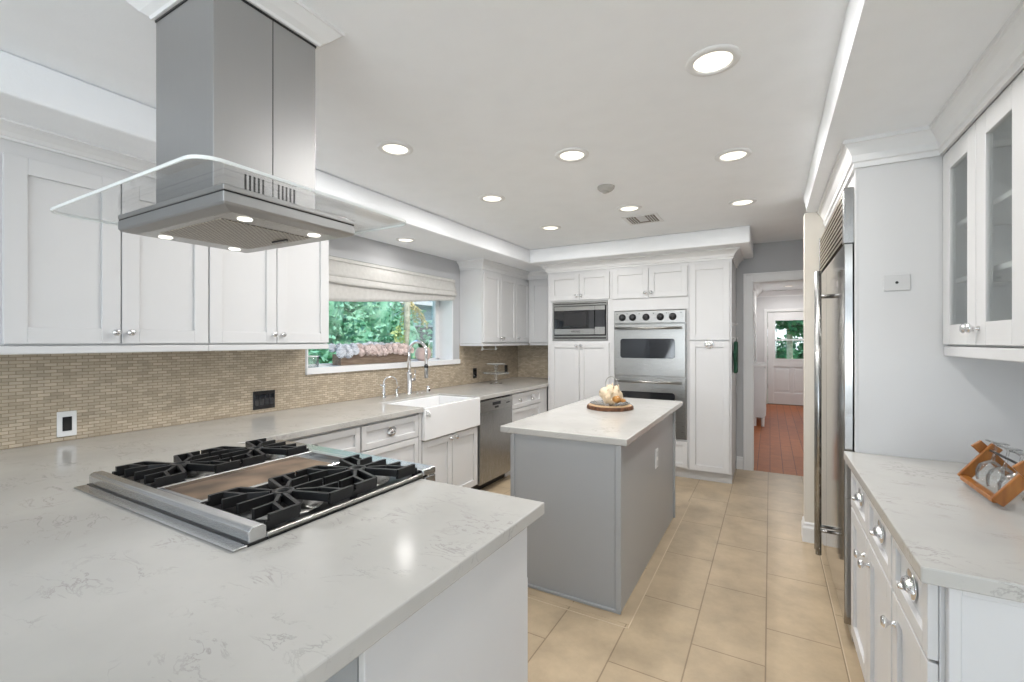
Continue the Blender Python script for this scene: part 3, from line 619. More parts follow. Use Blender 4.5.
# microwave
mw = thing('microwave', 'built in stainless microwave left of the double oven', 'microwave', (-1.93, 4.98, 1.437))
MB().box(-2.266, 4.985, 1.437, -1.593, 4.998, 1.458).box(-2.266, 4.985, 1.472, -1.593, 4.998, 1.492).box(-2.266, 4.985, 1.84, -1.593, 4.998, 1.86).box(-2.266, 4.985, 1.868, -1.593, 4.998, 1.888).box(-2.27, 4.99, 1.437, -2.25, 4.998, 1.888).box(-1.61, 4.99, 1.437, -1.593, 4.998, 1.888).build('trim_kit', 'steel', mw, bevel=0.003)
MB().box(-2.262, 5.0, 1.445, -1.60, 5.40, 1.88).build('body', 'darkgap', mw)
MB().box(-2.235, 4.975, 1.505, -1.74, 4.998, 1.832).build('door', 'blackglass', mw, bevel=0.003)
for z0, z1 in ((1.785, 1.832), (1.505, 1.572)): MB().box(-2.235, 4.968, z0, -1.738, 4.975, z1).build('door_strip', 'steel', mw, bevel=0.002)
MB().box(-2.12, 4.9735, 1.60, -1.84, 4.9745, 1.76).build('window', 'mirror', mw)
MB().box(-1.733, 4.970, 1.505, -1.615, 4.998, 1.832).build('control_panel', 'blackglass', mw, bevel=0.002)
for z0, z1 in ((1.785, 1.832), (1.505, 1.59)): MB().box(-1.733, 4.966, z0, -1.615, 4.970, z1).build('control_strip', 'steel', mw, bevel=0.002)
def lettering(name, text, size, loc, rot, mat, parent):
    cu = bpy.data.curves.new(name, 'FONT'); cu.body = text; cu.size = size; cu.extrude = 0.0006; cu.align_x = 'CENTER'; cu.align_y = 'CENTER'
    o = bpy.data.objects.new(name, cu); C.objects.link(o); bpy.context.view_layer.update()
    me = bpy.data.meshes.new_from_object(o.evaluated_get(bpy.context.evaluated_depsgraph_get())); bpy.data.objects.remove(o)
    me.materials.clear(); me.materials.append(M[mat]); o = bpy.data.objects.new(name, me); C.objects.link(o); o.parent = parent
    o.matrix_local = WM[parent.name].inverted() @ Matrix.Translation(loc) @ rot
    return o
lettering('lettering', 'VIKING', 0.034, (-1.965, 4.967, 1.538), Matrix.Rotation(PI / 2, 4, 'X'), 'black', mw)

# double oven
ov = thing('double_oven', 'stainless double wall oven with five black knobs', 'oven', (-1.13, 4.96, 0.408))
MB().box(-1.508, 5.0, 0.41, -0.755, 5.55, 1.757).build('body', 'darkgap', ov)
MB().box(-1.512, 4.985, 0.408, -0.748, 4.9985, 1.76).build('face_frame', 'steel', ov, bevel=0.003)
cp = MB().box(-1.505, 4.955, 1.622, -0.755, 4.985, 1.755).build('control_panel', 'steel', ov, bevel=0.004)
for i, kx in enumerate((-1.413, -1.300, -1.157, -1.008, -0.883)):
    k = MB().lathe([(0, 0), (0.038, 0), (0.038, 0.006), (0.03, 0.009), (0.028, 0.03), (0.024, 0.034), (0, 0.034)], (kx, 4.955, 1.686), (0, -1, 0)).build('knob', 'black', cp)
    MB().box(kx - 0.004, 4.916, 1.664, kx + 0.004, 4.922, 1.71).build('grip', 'black', k, bevel=0.001)
for kx in (-1.472, -1.36, -1.23, -1.08, -0.945, -0.80): MB().lathe([(0, 0), (0.005, 0), (0.005, 0.003), (0, 0.003)], (kx, 4.955, 1.725), (0, -1, 0), seg=10).build('indicator', 'black', cp)
for (z0, z1, wz0, wz1, hz) in ((1.055, 1.612, 1.245, 1.455, 1.567), (0.43, 1.035, 0.67, 0.885, 0.995)):
    dd = MB().box(-1.505, 4.952, z0, -0.755, 4.985, z1).build('door', 'steel', ov, bevel=0.005)
    rr = 0.03; pts = []
    for (cx, cz, a0) in ((-0.86 - rr, wz1 - rr, 0), (-1.434 + rr, wz1 - rr, PI / 2), (-1.434 + rr, wz0 + rr, PI), (-0.86 - rr, wz0 + rr, 1.5 * PI)):
        for k in range(7): pts.append((cx + rr * math.cos(a0 + PI / 2 * k / 6), cz + rr * math.sin(a0 + PI / 2 * k / 6)))
    MB().prism(pts, 0, 0.004, Matrix.Translation((0, 4.951, 0)) @ Matrix.Rotation(PI / 2, 4, 'X')).build('window', 'blackglass', dd, bevel=0.001)
    MB().cyl((-1.48, 4.905, hz), (-0.785, 4.905, hz), 0.0135).cyl((-1.465, 4.953, hz), (-1.465, 4.905, hz), 0.012).cyl((-0.80, 4.953, hz), (-0.80, 4.905, hz), 0.012).build('handle', 'steel', dd)

# towel and hooks on the pantry side
hk = []
for i, (y, z, lab) in enumerate(((5.12, 1.60, 'small white wall hook high on the pantry side, empty'), (5.16, 1.455, 'small white wall hook on the pantry side holding a green mitt'))):
    h = thing('wall_hook', lab, 'hook', (-0.33, y, z), 0, 'hooks on the pantry side')
    MB().box(-0.330, y - 0.014, z - 0.022, -0.324, y + 0.014, z + 0.022).build('backplate', 'plate', h, bevel=0.003)
    MB().tube([(-0.325, y, z + 0.004), (-0.30, y, z - 0.008), (-0.285, y, z + 0.008)], 0.004).build('prong', 'plate', h)
mt = thing('oven_mitt', 'dark green quilted oven mitt hanging on the pantry side', 'oven mitt', (-0.30, 5.16, 1.44))
pts = [(-0.07, -0.32), (0.07, -0.32), (0.085, -0.12), (0.07, -0.03), (0.03, 0.0), (-0.03, 0.0), (-0.06, -0.03), (-0.07, -0.12), (-0.11, -0.09), (-0.125, -0.12), (-0.075, -0.22)]
MB().prism(pts, -0.018, 0.018, T(-0.303, 5.16, 1.425) @ Matrix(((0, 0, 1, 0), (1, 0, 0, 0), (0, 1, 0, 0), (0, 0, 0, 1)))).build('mitt', 'towel', mt, bevel=0.01, seg=3)
MB().tube([(-0.303, 5.15, 1.42), (-0.295, 5.155, 1.455), (-0.303, 5.17, 1.42)], 0.003).build('loop', 'towel', mt)

# ------------------------------------------------------------------ island
isl = thing('kitchen_island', 'grey painted island cabinet in the middle of the tiled floor', 'island', (-1.0, 3.1, 0))
MB().box(-1.335, 2.355, 0.0, -0.683, 3.85, 0.881).build('body', 'grey', isl)
MB().prism([(-0.705, 2.344), (-0.676, 2.344), (-0.676, 2.375), (-0.684, 2.375), (-0.684, 2.354), (-0.705, 2.354)], 0.012, 0.881).build('corner_post', 'grey', isl, bevel=0.002)
MB().box(-1.335, 2.347, 0.03, -1.315, 2.356, 0.881).build('corner_post', 'grey', isl, bevel=0.002)
MB().box(-1.335, 2.344, 0.0, -0.678, 2.356, 0.018).build('base_bead', 'grey', isl, bevel=0.003)
MB().box(-0.69, 3.845, 0.0, -0.668, 3.868, 0.881).build('end_post', 'grey', isl, bevel=0.002)
for (a, e) in ((2.375, 2.86), (2.865, 3.35), (3.355, 3.84)):
    MB().box(-1.358, a, 0.10, -1.336, e, 0.865).build('door', 'grey', isl, bevel=0.002)
io = MB().box(-0.683, 3.186, 0.556, -0.676, 3.256, 0.688).build('outlet', 'plate', isl, bevel=0.003)
for z in (0.59, 0.652): MB().box(-0.675, 3.206, z - 0.018, -0.6725, 3.234, z + 0.018).build('socket', 'paleplate', io, bevel=0.002)
tag(MB().prism([(-1.412, 2.345), (-0.645, 2.345), (-0.645, 4.08), (-1.412, 4.08)], 0.882, 0.92).build('countertop', 'quartz', bevel=0.005, seg=2), 'rectangular pale quartz top of the grey island', 'countertop')
latch('small white safety latch low on the left side of the grey island', (-1.372, 2.42, 0.62), 0.2)

# board, dish, shell on the island
bx, by = -1.055, 3.36
bd = thing('wood_slice_board', 'round wood slice serving board with bark edge on the island', 'board', (bx, by, 0.92))
n = 48
def wob(k, r): return r * (1 + 0.018 * math.sin(3 * k) + 0.012 * math.sin(7 * k + 1))
MB().prism([(bx + wob(2 * PI * k / n, 0.158) * math.cos(2 * PI * k / n), by + wob(2 * PI * k / n, 0.158) * math.sin(2 * PI * k / n)) for k in range(n)], 0.921, 0.948).build('slice', 'slicewood', bd)
b = MB(); ro = [[], [], [], []]
for k in range(n):
    a = 2 * PI * k / n; j = random.uniform(-.003, .003)
    for q, (r, z) in enumerate(((0.1575, 0.921), (0.171 + j, 0.9215), (0.169 + j, 0.9455), (0.1575, 0.9475))): ro[q].append(b.bm.verts.new((bx + wob(a, r) * math.cos(a), by + wob(a, r) * math.sin(a), z)))
for q in range(4):
    for k in range(n): b.bm.faces.new((ro[q][k], ro[q][(k + 1) % n], ro[(q + 1) % 4][(k + 1) % n], ro[(q + 1) % 4][k]))
b.build('bark_edge', 'bark', bd)
gd = tag(MB().lathe([(0, 0.0), (0.05, 0.0), (0.135, 0.006), (0.15, 0.014), (0.146, 0.016), (0.13, 0.010), (0.05, 0.004), (0, 0.004)], (bx, by, 0.949), seg=40).build('glass_dish', 'glass'), 'shallow clear glass dish on the round wood slice board', 'dish')
sh = thing('conch_shell', 'large cream conch seashell with amber lip on the glass dish', 'seashell', (bx, by, 0.955))
b = MB()
# spiral whorls along a tilted axis
ax = Vector((-0.75, -0.45, 0.25)).normalized(); cen = Vector((bx + 0.012, by - 0.0, 1.022))
prof = []
for i in range(15):
    u = i / 14
    r = 0.074 * math.sin(PI * min(1, (u * 0.92 + 0.06))) ** 0.75 * (1 + 0.12 * math.sin(u * 22))
    prof.append((max(0.0 if i in (0, 14) else 0.004, r), -0.085 + 0.18 * u))
b.lathe(prof, cen, ax, seg=28)
q = ax.to_track_quat('Z', 'Y')
for ring, (zz, rr, m_) in enumerate(((-0.03, 0.071, 9), (0.01, 0.069, 9), (0.045, 0.047, 6))):
    for k in range(m_):
        a = 2 * PI * k / m_ + ring * 0.3
        p = cen + q @ Vector((rr * math.cos(a), rr * math.sin(a), zz)); o_ = q @ Vector((math.cos(a), math.sin(a), 0.1))
        if p.z + o_.z * .025 > 0.985: b.cyl(p - o_ * 0.012, p + o_ * 0.022, 0.012, 0.003, seg=8)
b.build('body', 'shell', sh, smooth=True)
MB().ell((bx + 0.065, by - 0.045, 1.0), (0.032, 0.026, 0.028), 16, 10).ell((bx + 0.10, by - 0.02, 0.99), (0.03, 0.016, 0.014), 12, 8).build('lip', 'shelldark', sh, smooth=True)
wh = thing('wire_handle', 'thin bent metal wire hook standing up behind the seashell', 'wire', (bx - 0.01, by + 0.05, 0.95))
MB().tube([(bx - 0.05, by + 0.075, 0.966), (bx - 0.055, by + 0.075, 1.09)] + [(bx - 0.01 - 0.045 * math.cos(a), by + 0.075, 1.105 + 0.05 * math.sin(a)) for a in [PI * k / 12 for k in range(13)]] + [(bx + 0.055, by + 0.078, 1.03), (bx + 0.06, by + 0.078, 0.966)], 0.0034, 8).build('wire', 'steel', wh)

# ------------------------------------------------------------------ peninsula base and rangetop
pn = thing('peninsula_cabinet', 'white peninsula base cabinet below the cooktop worktop', 'cabinet', (-1.5, 0.95, 0))
MB().box(-2.335, 0.62, 0.1, -0.672, 1.245, 0.881).build('carcass', 'white', pn)
MB().box(-0.672, 0.60, 0.0, -0.655, 1.252, 0.881).build('end_panel', 'white', pn, bevel=0.002)
MB().box(-2.335, 0.60, 0.0, -0.674, 0.618, 0.881).build('back_panel', 'grey', pn)
MB().box(-2.335, 1.19, 0.0, -0.674, 1.205, 0.1).build('toe_kick', 'white', pn)
for i in range(3):
    x1 = -0.66 - 0.556 * i; d = MB().box(x1 - 0.552, 1.247, 0.11, x1, 1.266, 0.69).build('door', 'white', pn, bevel=0.002)
    inst('knob', KNOB, d, WM[d.name].inverted() @ T(x1 - 0.05, 1.266, 0.62) @ Matrix.Rotation(PI, 4, 'Z'))

rg = thing('gas_rangetop', 'stainless gas rangetop with four burners and centre griddle on peninsula', 'cooktop', (-1.61, 1.0, 0.92))
RX0, RX1, RY0, RY1 = -2.09, -1.122, 0.62, 1.385
MB().box(RX0, 0.655, 0.9205, RX1, 1.33, 0.928).build('deck', 'black', rg)
MB().box(RX0, RY0, 0.9205, RX1, 0.66, 0.926).build('rear_flange', 'rangesteel', rg, bevel=0.001)
MB().prism([(0.66, 0.921), (0.66, 0.957), (0.668, 0.965), (0.696, 0.965), (0.706, 0.957), (0.706, 0.921)], RX0 + 0.002, RX1 - 0.002, Matrix(((0, 0, 1, 0), (1, 0, 0, 0), (0, 1, 0, 0), (0, 0, 0, 1)))).build('rear_bar', 'rangesteel', rg, bevel=0.002)
fp = MB().box(RX0, 1.31, 0.9205, RX1, RY1, 0.948).box(RX0, 1.318, 0.73, RX1, RY1, 0.9205).build('front_panel', 'rangesteel', rg, bevel=0.006, seg=2)
for i in range(6):
    kx = RX0 + 0.1 + i * 0.153
    MB().lathe([(0, 0), (0.032, 0), (0.03, 0.03), (0, 0.032)], (kx, RY1, 0.83), (0, 1, 0)).build('knob', 'black', fp)
for x in (RX0, RX1 - 0.012): MB().box(x, 0.706, 0.922, x + 0.012, 1.31, 0.938).build('side_rail', 'steel', rg, bevel=0.002)
# griddle
GX0, GX1 = -1.745, -1.475
MB().box(GX0, 0.72, 0.924, GX0 + 0.014, 1.30, 0.952).box(GX1 - 0.014, 0.72, 0.924, GX1, 1.30, 0.952).box(GX0 + .014, 0.72, 0.924, GX1 - .014, 0.735, 0.95).box(GX0 + .014, 1.285, 0.924, GX1 - .014, 1.30, 0.952).build('griddle_frame', 'rangesteel', rg, bevel=0.003)
MB().box(GX0 + 0.014, 0.735, 0.926, GX1 - 0.014, 1.235, 0.938).build('griddle_plate', 'griddle', rg)
MB().box(GX0 + 0.014, 1.238, 0.926, GX1 - 0.014, 1.285, 0.932).build('drip_tray', 'steel', rg)
def grate_mb(w, h):
    b = MB(); z0, z1 = 0.012, 0.046
    def bar(p, q, t=0.0052, za=z0, zb=z1, tilt=0.0):
        p = Vector(p); q = Vector(q); d = q - p; Ln = d.length
        b.box(0, -t, za, Ln, t, zb, Matrix.Translation((p.x, p.y, 0)) @ Matrix.Rotation(math.atan2(d.y, d.x), 4, 'Z'))
    x, y = w / 2, h / 2
    for sx in (-1, 1):
        for sy in (-1, 1):
            bar((sx * x, sy * y * .98), (sx * x, sy * y * .36), 0.006)
            bar((sx * x, sy * y * .36), (sx * x * .2, sy * y * .1), 0.006, 0.022)
            bar((sx * x * .52, sy * y * .98), (sx * x * .48, sy * y * .5), za=0.018); bar((sx * x * .48, sy * y * .5), (sx * x * .16, sy * y * .2), za=0.022)
            bar((sx * x, sy * y * .7), (sx * x * .5, sy * y * .55), za=0.026)
    for sy in (-1, 1): bar((0, sy * y * .98), (0, sy * y * .2), za=0.018)
    b.lathe([(0.018, 0.024), (0.032, 0.024), (0.032, 0.046), (0.018, 0.046)], closed=True, seg=16)
    for sx in (-1, 1):
        for sy in (-1, 1): b.box(sx * x - 0.007, sy * y - 0.007, 0.0, sx * x + 0.007, sy * y + 0.007, 0.03)
    return b
GR = mesh_of(grate_mb(0.292, 0.282), 'grate', 'iron')
BUR = mesh_of(MB().lathe([(0, 0), (0.055, 0), (0.055, 0.006), (0.04, 0.01), (0.04, 0.018), (0.028, 0.022), (0, 0.022)]), 'burner', 'iron')
PAN = mesh_of(MB().lathe([(0, 0), (0.115, 0), (0.115, 0.002), (0.06, 0.003), (0, 0.003)], seg=32), 'burner_bowl', 'steel')
for gx in (-1.917, -1.296):
    for gy in (0.866, 1.152):
        mtx = WM[rg.name].inverted() @ T(gx, gy, 0.928)
        inst('burner_bowl', PAN, rg, mtx); inst('burner', BUR, rg, mtx @ T(0, 0, 0.0)); g = inst('grate', GR, rg, mtx)

# ------------------------------------------------------------------ range hood
hx, hy = -1.52, 0.86
hd = thing('range_hood', 'stainless chimney range hood with clear glass canopy above cooktop', 'range hood', (hx, hy, 1.765))
b = MB(); hw, hl = 0.305, 0.212
def rect_rings(b, rings, cap0=True, cap1=True):
    rs = []
    for (ex, ey, z) in rings: rs.append([b.bm.verts.new((hx + sx * ex, hy + sy * ey, z)) for sx, sy in ((-1, -1), (1, -1), (1, 1), (-1, 1))])
    for a, c_ in zip(rs, rs[1:]):
        for k in range(4): b.bm.faces.new((a[k], a[(k + 1) % 4], c_[(k + 1) % 4], c_[k]))
    if cap0: b.bm.faces.new(rs[0][::-1])
    if cap1: b.bm.faces.new(rs[-1])
rect_rings(b, [(hw - 0.032, hl - 0.032, 1.776), (hw - 0.004, hl - 0.004, 1.783), (hw, hl, 1.790), (hw, hl, 1.816)])
b.build('body', 'hoodsteel', hd, bevel=0.002)
b = MB(); rect_rings(b, [(hw - 0.002, hl - 0.002, 1.816), (hw - 0.002, hl - 0.002, 1.820)]); b.build('seam', 'black', hd)
b = MB(); rect_rings(b, [(hw, hl, 1.820), (hw, hl, 1.834), (hw - 0.02, hl - 0.012, 1.837)]); b.build('upper_band', 'hoodsteel', hd, bevel=0.002)
MB().box(hx - hw + 0.036, hy - hl + 0.036, 1.7752, hx + hw - 0.036, hy + hl - 0.036, 1.7765).build('under_panel', 'steel', hd)
MB().box(hx - 0.178, hy - 0.15, 1.7735, hx + 0.178, hy + 0.135, 1.7755).build('filter', 'filter', hd)
MB().box(hx + 0.02, hy + 0.10, 1.769, hx + 0.10, hy + 0.107, 1.7735).build('filter_latch', 'black', hd)
for sx in (-1, 1):
    for sy in (-1, 1):
        MB().lathe([(0, 0), (0.018, 0), (0.020, 0.003), (0, 0.003)], (hx + sx * 0.227, hy + sy * 0.112, 1.7725)).build('hood_lamp', 'led', hd)
# chimney
ch = 0.165
cm = MB(); cm.box(hx - ch, hy - ch, 1.8465, hx + ch, hy + ch, 2.435)
chm = cm.build('chimney', 'hoodsteel', hd, bevel=0.0015)
MB().box(hx + ch - 0.0005, hy + 0.010, 1.848, hx + ch + 0.0008, hy + 0.012, 2.434).build('seam', 'darkgap', chm)
MB().box(hx - ch - 0.002, hy - ch - 0.002, 2.434, hx + ch + 0.002, hy + ch + 0.002, 2.4405).build('top_gap', 'black', chm)
for g0 in (-0.077, 0.028):
    for k in range(5):
        y = hy + g0 + k * 0.0135
        MB().box(hx + ch - 0.0005, y, 1.872, hx + ch + 0.0012, y + 0.005, 1.925).build('vent_slot', 'black', chm)
# glass canopy, rounded rectangle
def rrect(x0, x1, y0, y1, r, n=8):
    out = []
    for cx, cy, a0 in ((x1 - r, y1 - r, 0), (x0 + r, y1 - r, PI / 2), (x0 + r, y0 + r, PI), (x1 - r, y0 + r, 1.5 * PI)):
        for k in range(n + 1): out.append((cx + r * math.cos(a0 + PI / 2 * k / n), cy + r * math.sin(a0 + PI / 2 * k / n)))
    return out
gp = rrect(-2.005, -1.085, 0.525, 1.215, 0.06)
gl = MB().prism(gp, 1.8375, 1.8455).build('glass_canopy', 'hoodglass', hd)
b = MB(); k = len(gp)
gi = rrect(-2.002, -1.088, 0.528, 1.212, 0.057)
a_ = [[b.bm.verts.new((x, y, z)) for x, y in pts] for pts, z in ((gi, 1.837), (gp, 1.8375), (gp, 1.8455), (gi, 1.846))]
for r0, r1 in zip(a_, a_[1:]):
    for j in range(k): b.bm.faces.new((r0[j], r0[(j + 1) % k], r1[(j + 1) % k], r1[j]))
b.build('edge_glint', 'glintrim', gl)  # pale band painted as the bright light scattered at the canopy edge
# ceiling collar round the chimney
struct(MB().sweep([(hx - ch - .002, hy + ch + .002), (hx - ch - .002, hy - ch - .002), (hx + ch + .002, hy - ch - .002), (hx + ch + .002, hy + ch + .002), (hx - ch - .002, hy + ch + .002)][0:5], [(0, 2.441), (0.008, 2.441), (0.012, 2.450), (0.030, 2.462), (0.048, 2.480), (0.058, 2.490), (0.064, 2.491), (0.064, CZ), (0, CZ)]).build('trim_7', 'trim'))

# ------------------------------------------------------------------ right side: fridge, panel, worktop, cabinets
fr = thing('refrigerator', 'large built in stainless refrigerator with louvred top grille', 'refrigerator', (0.6, 3.25, 0))
FY0, FY1, FXF = 2.645, 3.85, 0.302
MB().box(0.345, 2.6225, 0.0, 0.95, FY1, 2.14).build('body', 'steelv', fr)
MB().box(0.335, FY0 - 0.0, 0.02, 0.36, FY1 - 0.005, 0.10).build('kick_plate', 'steel', fr)
MB().box(FXF, 2.622, 0.105, 0.337, 3.395, 1.885).build('door', 'fridgesteel', fr, bevel=0.003)
MB().box(FXF, 3.40, 0.105, 0.337, FY1 - 0.004, 1.885).build('door', 'fridgesteel', fr, bevel=0.003)
gb = MB().box(0.325, 2.66, 1.895, 0.343, FY1 - 0.03, 2.145).build('grille', 'darkgap', fr)
for k in range(9):
    z = 1.90 + k * 0.0265
    MB().prism([(0.0, 0.0), (0.022, 0.004), (0.022, 0.009), (0.003, 0.0155), (0.0, 0.0155)], 2.66, FY1 - 0.03, Matrix(((1, 0, 0, 0.302), (0, 0, 1, 0), (0, 1, 0, z + 0.006), (0, 0, 0, 1)))).build('slat', 'grille', gb)
MB().box(0.299, 2.622, 1.888, 0.343, 2.66, 2.148).box(0.299, FY1 - 0.03, 1.888, 0.343, FY1 - 0.004, 2.148).build('grille_frame', 'steelv', fr, bevel=0.002)
for hy_ in (3.36, 3.435):
    dd = MB().cyl((0.245, hy_ - 0.18, 0.19), (0.245, hy_ - 0.18, 1.835), 0.015).build('handle', 'steelv', fr)
    for z in (0.33, 1.69): MB().cyl((0.245, hy_ - 0.18, z), (FXF, hy_ - 0.18, z), 0.009, seg=12).build('standoff', 'steelv', dd)
fe = thing('refrigerator_surround', 'tall white end panel between the refrigerator and the right worktop', 'panel', (0.34, 2.62, 0))
MB().box(0.345, 2.60, 0.0, XR - 0.003, 2.62, 2.34).build('end_panel', 'white', fe, bevel=0.001)
MB().box(0.34, 2.598, 0.92, 0.352, 2.6215, 2.34).build('front_stile', 'white', fe, bevel=0.0015)
fh = tag(MB().box(0.345, 2.623, 2.152, 0.95, 3.855, 2.34).build('refrigerator_header', 'white'), 'white header board above the louvred refrigerator grille', 'panel')
struct(MB().sweep([(0.345, 3.858), (0.345, 2.599), (0.641, 2.599), (0.641, 1.15)], [(-o, z) for o, z in CROWN(2.222, SZ, 0.055)] if False else CROWN(2.222, SZ, 0.055)).build('trim_8', 'trim'))
pl = thing('wall_plate', 'pale grey wall plate with a dark screw on white fridge panel', 'wall plate', (0.489, 2.599, 1.655))
MB().box(0.443, 2.594, 1.653, 0.536, 2.5995, 1.725).build('plate', 'paleplate', pl, bevel=0.002)
MB().cyl((0.489, 2.5935, 1.689), (0.489, 2.5945, 1.689), 0.006, seg=12).build('jack', 'black', pl)

G4 = 'white base cabinets along the right wall'
c = base_cab('base_cabinet', 'white base cabinet with two drawers right beside the refrigerator', (0.34, 2.595, 0), RM90, 0.83, 0.62, G4)
drawer(c, 0.035, 0.43, 0.685, 0.87); drawer(c, 0.43, 0.825, 0.685, 0.87)
door(c, 0.035, 0.43, 0.105, 0.682, knob=(0.385, 0.60)); door(c, 0.43, 0.825, 0.105, 0.682, knob=(0.478, 0.60))
c = base_cab('base_cabinet', 'white base cabinet with one drawer at the near right corner', (0.34, 1.764, 0), RM90, 0.36, 0.62, G4)
drawer(c, 0.005, 0.362, 0.685, 0.87); door(c, 0.005, 0.362, 0.105, 0.682, knob=(0.05, 0.60))
b = MB(); b.box(0.35, 1.385, 0.0, XR - 0.002, 1.40, 0.878)
for (a0, a1, z0, z1) in ((0.35, 0.372, 0.0, 0.878), (0.90, 0.966, 0.0, 0.878), (0.372, 0.90, 0.862, 0.878), (0.372, 0.90, 0.0, 0.10)): b.box(a0, 1.377, z0, a1, 1.386, z1)
ep = b.build('end_panel', 'white', c, bevel=0.0015)
tag(MB().prism([(0.297, 1.352), (XR - 0.002, 1.352), (XR - 0.002, 2.5975), (0.297, 2.5975)], 0.882, 0.92).build('countertop', 'quartz', bevel=0.004, seg=2), 'white veined quartz worktop along the right wall with wine glass rack', 'countertop')
G5 = 'glass door wall cabinets on the right'
def glass_cab(label, y0, w, splits):
    r = thing('glass_cabinet', label, 'cabinet', (0.66, y0, 0), RM90, G5)
    b = MB(); d = 0.307
    b.box(0, 0.001, 1.41, 0.016, d, 2.34).box(w - 0.016, 0.001, 1.41, w, d, 2.34).box(0.016, d - 0.012, 1.41, w - 0.016, d, 2.34).box(0.016, 0.001, 1.41, w - 0.016, d - 0.012, 1.43).box(0.016, 0.001, 2.215, w - 0.016, d - 0.012, 2.34)
    b.build('carcass', 'white', r, local=True)
    for z in (1.67, 1.90): MB().box(0.017, 0.015, z, w - 0.017, d - 0.013, z + 0.018).build('shelf', 'white', r, local=True)
    h = w / 2
    door(r, 0.003, h, 1.413, 2.22, knob=(h - 0.026, 1.475), glass=True, w=0.08); door(r, h, w - 0.003, 1.413, 2.22, knob=(h + 0.026, 1.475), glass=True, w=0.08)
    MB().box(0, -0.016, 1.366, w, 0.0, 1.408).box(0, 0, 1.38, w, d, 1.409).build('light_rail', 'white', r, local=True, bevel=0.004)
    return r
glass_cab('white glass fronted wall cabinet above right worktop, next to fridge panel', 2.597, 0.728, 2)
glass_cab('white glass fronted wall cabinet cut off by the right photo edge', 1.868, 0.70, 2)
# things on the shelves of the glass cabinet
gsh = tag(MB().lathe([(0, 0), (0.03, 0), (0.03, 0.003), (0.005, 0.01), (0.004, 0.06), (0.025, 0.08), (0.034, 0.12), (0.03, 0.16), (0.028, 0.16), (0.031, 0.12), (0.02, 0.082), (0, 0.075)], (0.80, 2.12, 1.431)).build('wine_glass', 'glass'), 'clear stemmed glass at the bottom of the glass fronted cabinet', 'glass')

# wine glass rack
wx, wy = 0.62, 1.95
wk = thing('wine_glass_rack', 'folding amber wood rack tilted on the right worktop', 'rack', (wx, wy, 0.92))
def slant(b, p, q, wy, t):
    """a flat board from p to q (x, z) spanning wy in y, thickness t"""
    (x0, z0), (x1, z1) = p, q; Ln = math.hypot(x1 - x0, z1 - z0); a = math.atan2(z1 - z0, x1 - x0)
    b.box(0, wy[0], -t / 2, Ln, wy[1], t / 2, Matrix.Translation((x0, 0, z0)) @ Matrix.Rotation(-a, 4, 'Y'))
RYA, RYB = 1.925, 2.225
b = MB()
slant(b, (0.600, 0.938), (0.690, 1.062), (RYA, RYA + 0.014), 0.034); slant(b, (0.600, 0.938), (0.690, 1.062), (RYB - 0.014, RYB), 0.034)
slant(b, (0.592, 0.942), (0.616, 0.942), (RYA + 0.014, RYB - 0.014), 0.016)
b.build('front_frame', 'amberwood', wk, bevel=0.002)
b = MB()
slant(b, (0.755, 0.938), (0.640, 1.066), (RYA - 0.016, RYA - 0.002), 0.034); slant(b, (0.755, 0.938), (0.640, 1.066), (RYB + 0.002, RYB + 0.016), 0.034)
slant(b, (0.735, 0.942), (0.760, 0.942), (RYA - 0.002, RYB + 0.002), 0.016)
b.build('rear_frame', 'amberwood', wk, bevel=0.002)
MB().cyl((0.672, RYA - 0.01, 1.047), (0.672, RYB + 0.01, 1.047), 0.004).build('hanging_rod', 'black', wk)
GLP = [(0.028, 0.0), (0.033, 0.015), (0.036, 0.035), (0.032, 0.055), (0.018, 0.07), (0.005, 0.078), (0.0035, 0.10), (0.0035, 0.13), (0.012, 0.137), (0.030, 0.140), (0.030, 0.142), (0, 0.143)]
for i, (gy, lab) in enumerate(((2.165, 'clear upside down wine glass in the rack, farthest from camera'), (2.075, 'clear upside down wine glass in the middle of the rack'), (1.985, 'clear upside down wine glass in the rack, nearest the camera'))):
    g = MB().lathe(GLP, (0, 0, 0), (0, 0, 1), seg=24).build('wine_glass', 'glass')
    g.location = (0.650, gy, 0.945); g.rotation_euler = (0, 0.17, 0); WM[g.name] = Matrix.Identity(4)
    tag(g, lab, 'glass', 'wine glasses in the rack')

